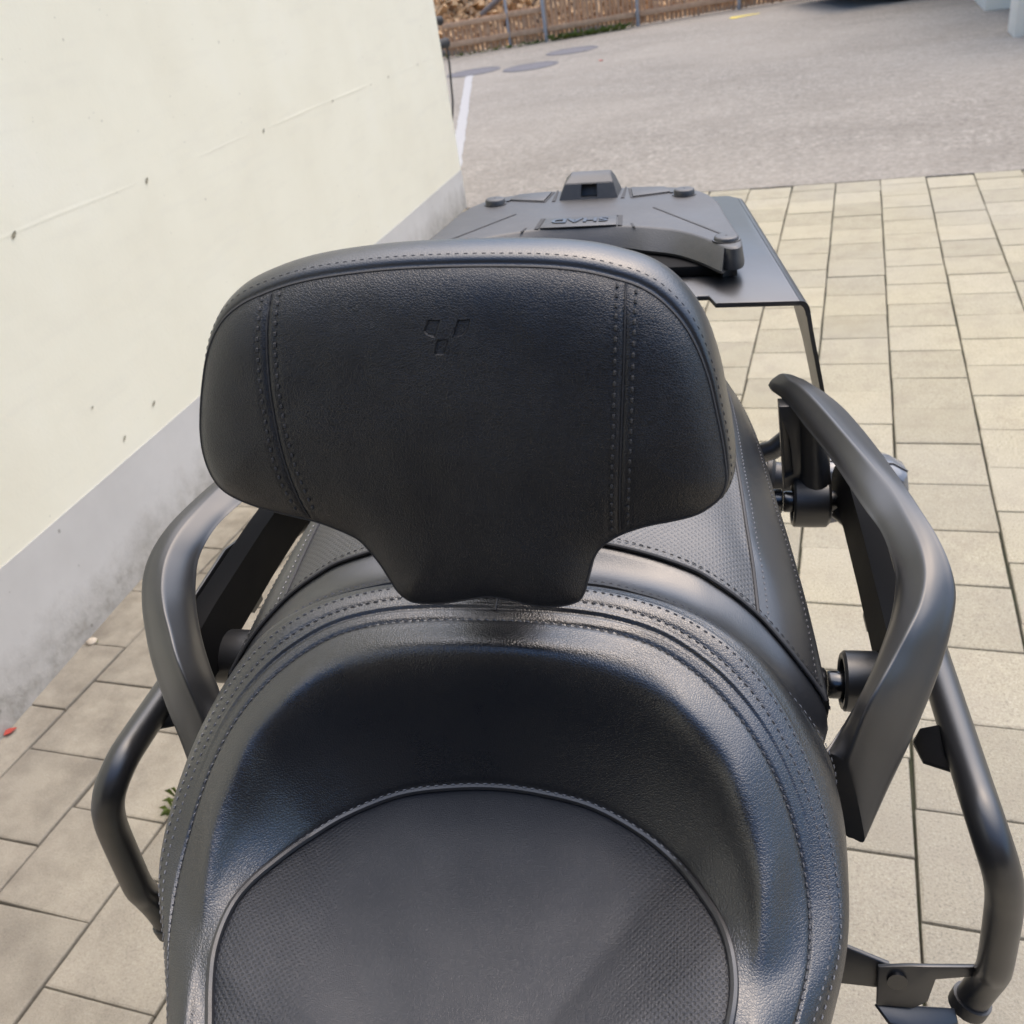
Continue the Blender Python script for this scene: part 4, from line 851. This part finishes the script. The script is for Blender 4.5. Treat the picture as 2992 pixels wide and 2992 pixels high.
# raised / sunk details: thin grooves and raised corner panels
def groove(p, q, w_=.0012, z_=.9540):
    p, q = np.array(p), np.array(q); t_ = (q - p) / np.linalg.norm(q - p); nn = np.array([-t_[1], t_[0]]) * w_
    b = MB(); b.prism([(*(p + nn), z_), (*(p - nn), z_), (*(q - nn), z_), (*(q + nn), z_)], (0, 0, .0003)); b.build('groove', M['thread_dark'], case)
b = MB(); b.prism([(-.158, .936, .9206), (.158, .936, .9206), (.163, .96, .9206), (.150, 1.06, .9206), (-.150, 1.06, .9206), (-.163, .96, .9206)], (0, 0, .0105)); b.build('gasket', M['rail_black'], case, bevel=.002)
for sg in (-1, 1):
    groove((sg * .078, 1.079), (sg * .150, .962)); groove((sg * .051, 1.127), (sg * .092, 1.141)); groove((sg * .051, 1.127), (sg * .0455, 1.173)); groove((sg * .057, 1.018), (sg * .060, 1.004))
    b = MB(); b.prism([(sg * .0525, 1.1295, .9541), (sg * .096, 1.1435, .9541), (sg * .088, 1.168, .9541), (sg * .0475, 1.1735, .9541)], (0, 0, .0014)); b.build('corner_panel', M['plastic'], case, bevel=.0006)
    b = MB(); b.tube([(sg * .0985, 1.1425, .9536), (sg * .0985, 1.1425, .9552)], .0042, 12); b.build('screw', M['plastic_dark'], case, smooth=True)
# recessed name badge
fr_ = [(-.0455, 1.0535), (.0455, 1.0535), (.0475, 1.012), (-.0475, 1.012)]; fi = [(-.0405, 1.0500), (.0405, 1.0500), (.0425, 1.012), (-.0425, 1.012)]
b = MB(); b.add([(x, y, .9541) for x, y in fr_] + [(x, y, .9546) for x, y in fi], [(i, (i + 1) % 4, 4 + (i + 1) % 4, 4 + i) for i in range(4)]); b.build('badge_frame', M['thread_dark'], case)
b = MB(); b.prism([(x * .97, min(y, 1.0495), .9541) for x, y in fi], (0, 0, .0012)); badge = b.build('badge', M['plastic'], case, bevel=.0008)
cu = bpy.data.curves.new('badge_lettering', 'FONT'); cu.body = 'SHAD'; cu.size = .019; cu.extrude = .0006; cu.offset = .00045; cu.align_x = 'CENTER'; cu.align_y = 'CENTER'; cu.space_character = 1.02
to = bpy.data.objects.new('tmp', cu); COL.objects.link(to); bpy.context.view_layer.update()
me = bpy.data.meshes.new_from_object(to.evaluated_get(bpy.context.evaluated_depsgraph_get())); bpy.data.objects.remove(to)
for v in me.vertices: x, y, z_ = v.co; v.co = (-x * 1.25, -y * 1.05 + 1.0335, .9558 + z_)
me.update(); me.materials.clear(); lt = link('lettering', me, M['letter'], badge, smooth=False); lt.name = 'badge_lettering'
# latch tower
b = MB(); tb = [(-.0345, 1.132), (.0345, 1.132), (.037, 1.176), (-.037, 1.176)]; tm = [(-.0275, 1.139), (.0295, 1.139), (.029, 1.176), (-.029, 1.176)]; tt = [(-.0215, 1.150), (.0255, 1.150), (.024, 1.175), (-.022, 1.175)]
wx0, wx1, wz0, wz1 = -.0085, .0105, .9555, .9725
vs = [(x, y, .9535) for x, y in tb] + [(x, y, .9705) for x, y in tm] + [(x, y, .9765) for x, y in tt]
b.add(vs, [(1, 2, 6, 5), (2, 3, 7, 6), (3, 0, 4, 7), (4, 5, 9, 8), (5, 6, 10, 9), (6, 7, 11, 10), (7, 4, 8, 11), (8, 9, 10, 11)])
# front face with a window
def fy(z_): return 1.132 + (z_ - .9535) / .017 * .007
def fxl(z_): return -.0345 + (z_ - .9535) / .017 * .007
wz1 = .9692; wn_ = [(wx0, fy(wz0), wz0), (wx1, fy(wz0), wz0), (wx1 - .0005, fy(wz1), wz1), (wx0 + .0005, fy(wz1), wz1)]
f0 = [vs[0], vs[1], vs[5], vs[4]]; dpw = [(x, y + .012, z_) for x, y, z_ in wn_]
b.add(f0 + wn_ + dpw, [(i, (i + 1) % 4, 4 + (i + 1) % 4, 4 + i) for i in range(4)] + [(4 + i, 4 + (i + 1) % 4, 8 + (i + 1) % 4, 8 + i) for i in range(4)] + [(8, 9, 10, 11)])
tw = b.build('latch_tower', M['plastic'], case); bm = bmesh.new(); bm.from_mesh(tw.data); bmesh.ops.remove_doubles(bm, verts=bm.verts[:], dist=1e-5)
bmesh.ops.recalc_face_normals(bm, faces=bm.faces[:]); bmesh.ops.bevel(bm, geom=[e for e in bm.edges if len(e.link_faces) == 2 and e.calc_face_angle(0) > .3], offset=.0012, segments=2, affect='EDGES', clamp_overlap=True); bm.to_mesh(tw.data); bm.free(); autosmooth(tw, 30)
for sg in (-1, 1):
    b = MB(); b.prism([(sg * .0385, 1.128, .9541), (sg * .0425, 1.128, .9541), (sg * .0425, 1.180, .9541), (sg * .0405, 1.180, .9541)], (0, 0, .0005)); b.build('slot', M['thread_dark'], case)
MB().box((-.020, 1.05, .905), (.020, 1.16, .9158)).build('plate_clamp', M['plastic_dark'], case, bevel=.002)

# ---- bodywork, wheels and side stand below the seat
b = MB(); secs = []
for y, hw, zt, zb in ((-.72, .10, .62, .30), (-.55, .17, .66, .25), (-.30, .165, .60, .20), (-.10, .11, .62, .22), (.10, .15, .62, .24), (.30, .165, .64, .30), (.50, .165, .69, .38), (.70, .15, .72, .48), (.90, .115, .74, .58), (1.02, .07, .73, .64)):
    zm = (zt + zb) / 2; secs.append([(math.copysign(abs(math.cos(a)) ** .6, math.cos(a)) * hw, y, zm + math.copysign(abs(math.sin(a)) ** .6, math.sin(a)) * (zt - zb) / 2) for a in np.linspace(0, 2 * math.pi, 32, False)])
b.add(np.vstack(secs), grid_faces(len(secs), 32, True) + [tuple(range(32)), tuple(range(9 * 32, 320))]); b.build('bodywork', M['body'], root, smooth=True)
for y, r, w_ in ((.62, .285, .07), (-.92, .295, .055)):
    b = MB(); vs = []; n = 48; pr_ = [(.68, -.8), (.82, -1), (.93, -.85), (.985, -.5), (1, 0), (.985, .5), (.93, .85), (.82, 1), (.68, .8)]
    for a in np.linspace(0, 2 * math.pi, n, False):
        for rr_, ww in pr_: vs.append((ww * w_, y + r * rr_ * math.cos(a), r + r * rr_ * math.sin(a)))
    b.add(vs, [(i * 9 + j, i * 9 + (j + 1) % 9, ((i + 1) % n) * 9 + (j + 1) % 9, ((i + 1) % n) * 9 + j) for i in range(n) for j in range(9)]); wh = b.build('wheel', M['rubber'], root, smooth=True)
    b = MB(); b.tube([(-w_ * .7, y, r), (w_ * .7, y, r)], r * .2, 24)
    for a in np.linspace(0, 2 * math.pi, 6, False): b.tube([(0, y, r), (0, y + r * .7 * math.cos(a), r + r * .7 * math.sin(a))], .018, 8)
    b.build('rim', M['powder'], wh, smooth=True)
b = MB(); b.tube([(.09, .62, .285), (.10, .30, .36)], .03, 12); b.tube([(-.09, .62, .285), (-.10, .30, .36)], .03, 12); b.build('swingarm', M['powder'], root, smooth=True)
b = MB(); b.tube([(.06, -.92, .295), (.06, -.66, .80)], .022, 12); b.tube([(-.06, -.92, .295), (-.06, -.66, .80)], .022, 12); b.build('fork', M['powder'], root, smooth=True)
b = MB(); b.tube([(.10, -.18, .24), (.17, -.14, .12), (.235, -.10, .004)], .012, 10); b.build('side_stand', M['powder'], root, smooth=True)

# ---- front of the scooter, behind the viewer: leg shield, dash, bars and screen
b = MB(); secs = []
for z_, y0, y1, hw in ((.30, -.62, -.52, .20), (.55, -.66, -.50, .24), (.80, -.74, -.54, .22), (.98, -.80, -.58, .17), (1.06, -.82, -.62, .13)):
    secs.append([(math.copysign(abs(math.cos(a)) ** .7, math.cos(a)) * hw, (y0 + y1) / 2 + math.sin(a) * (y1 - y0) / 2, z_) for a in np.linspace(0, 2 * math.pi, 32, False)])
b.add(np.vstack(secs), grid_faces(5, 32, True) + [tuple(range(32)), tuple(range(128, 160))]); b.build('leg_shield', M['body'], root, smooth=True)
b = MB(); b.tube(catmull([(-.36, -.48, 1.03), (-.25, -.52, 1.05), (-.10, -.56, 1.06), (.10, -.56, 1.06), (.25, -.52, 1.05), (.36, -.48, 1.03)], 40), .013, 12); hb2 = b.build('handlebar', M['powder'], root, smooth=True)
for sg in (-1, 1):
    b = MB(); b.tube([(sg * .26, -.515, 1.048), (sg * .37, -.477, 1.03)], .018, 14); b.build('grip', M['rubber'], hb2, smooth=True)
b = MB(); rows = []
for u in np.linspace(0, 1, 12): rows.append([(x * (.21 - .05 * u), -.80 + .16 * u + .25 * (x * .21) ** 2 * 8, 1.03 + .36 * u) for x in np.linspace(-1, 1, 15)])
b.add(np.vstack(rows), grid_faces(12, 15)); b.add([(p[0], p[1] + .003, p[2]) for r in rows for p in r], grid_faces(12, 15)); b.build('windscreen', M['glass'], root, smooth=True)
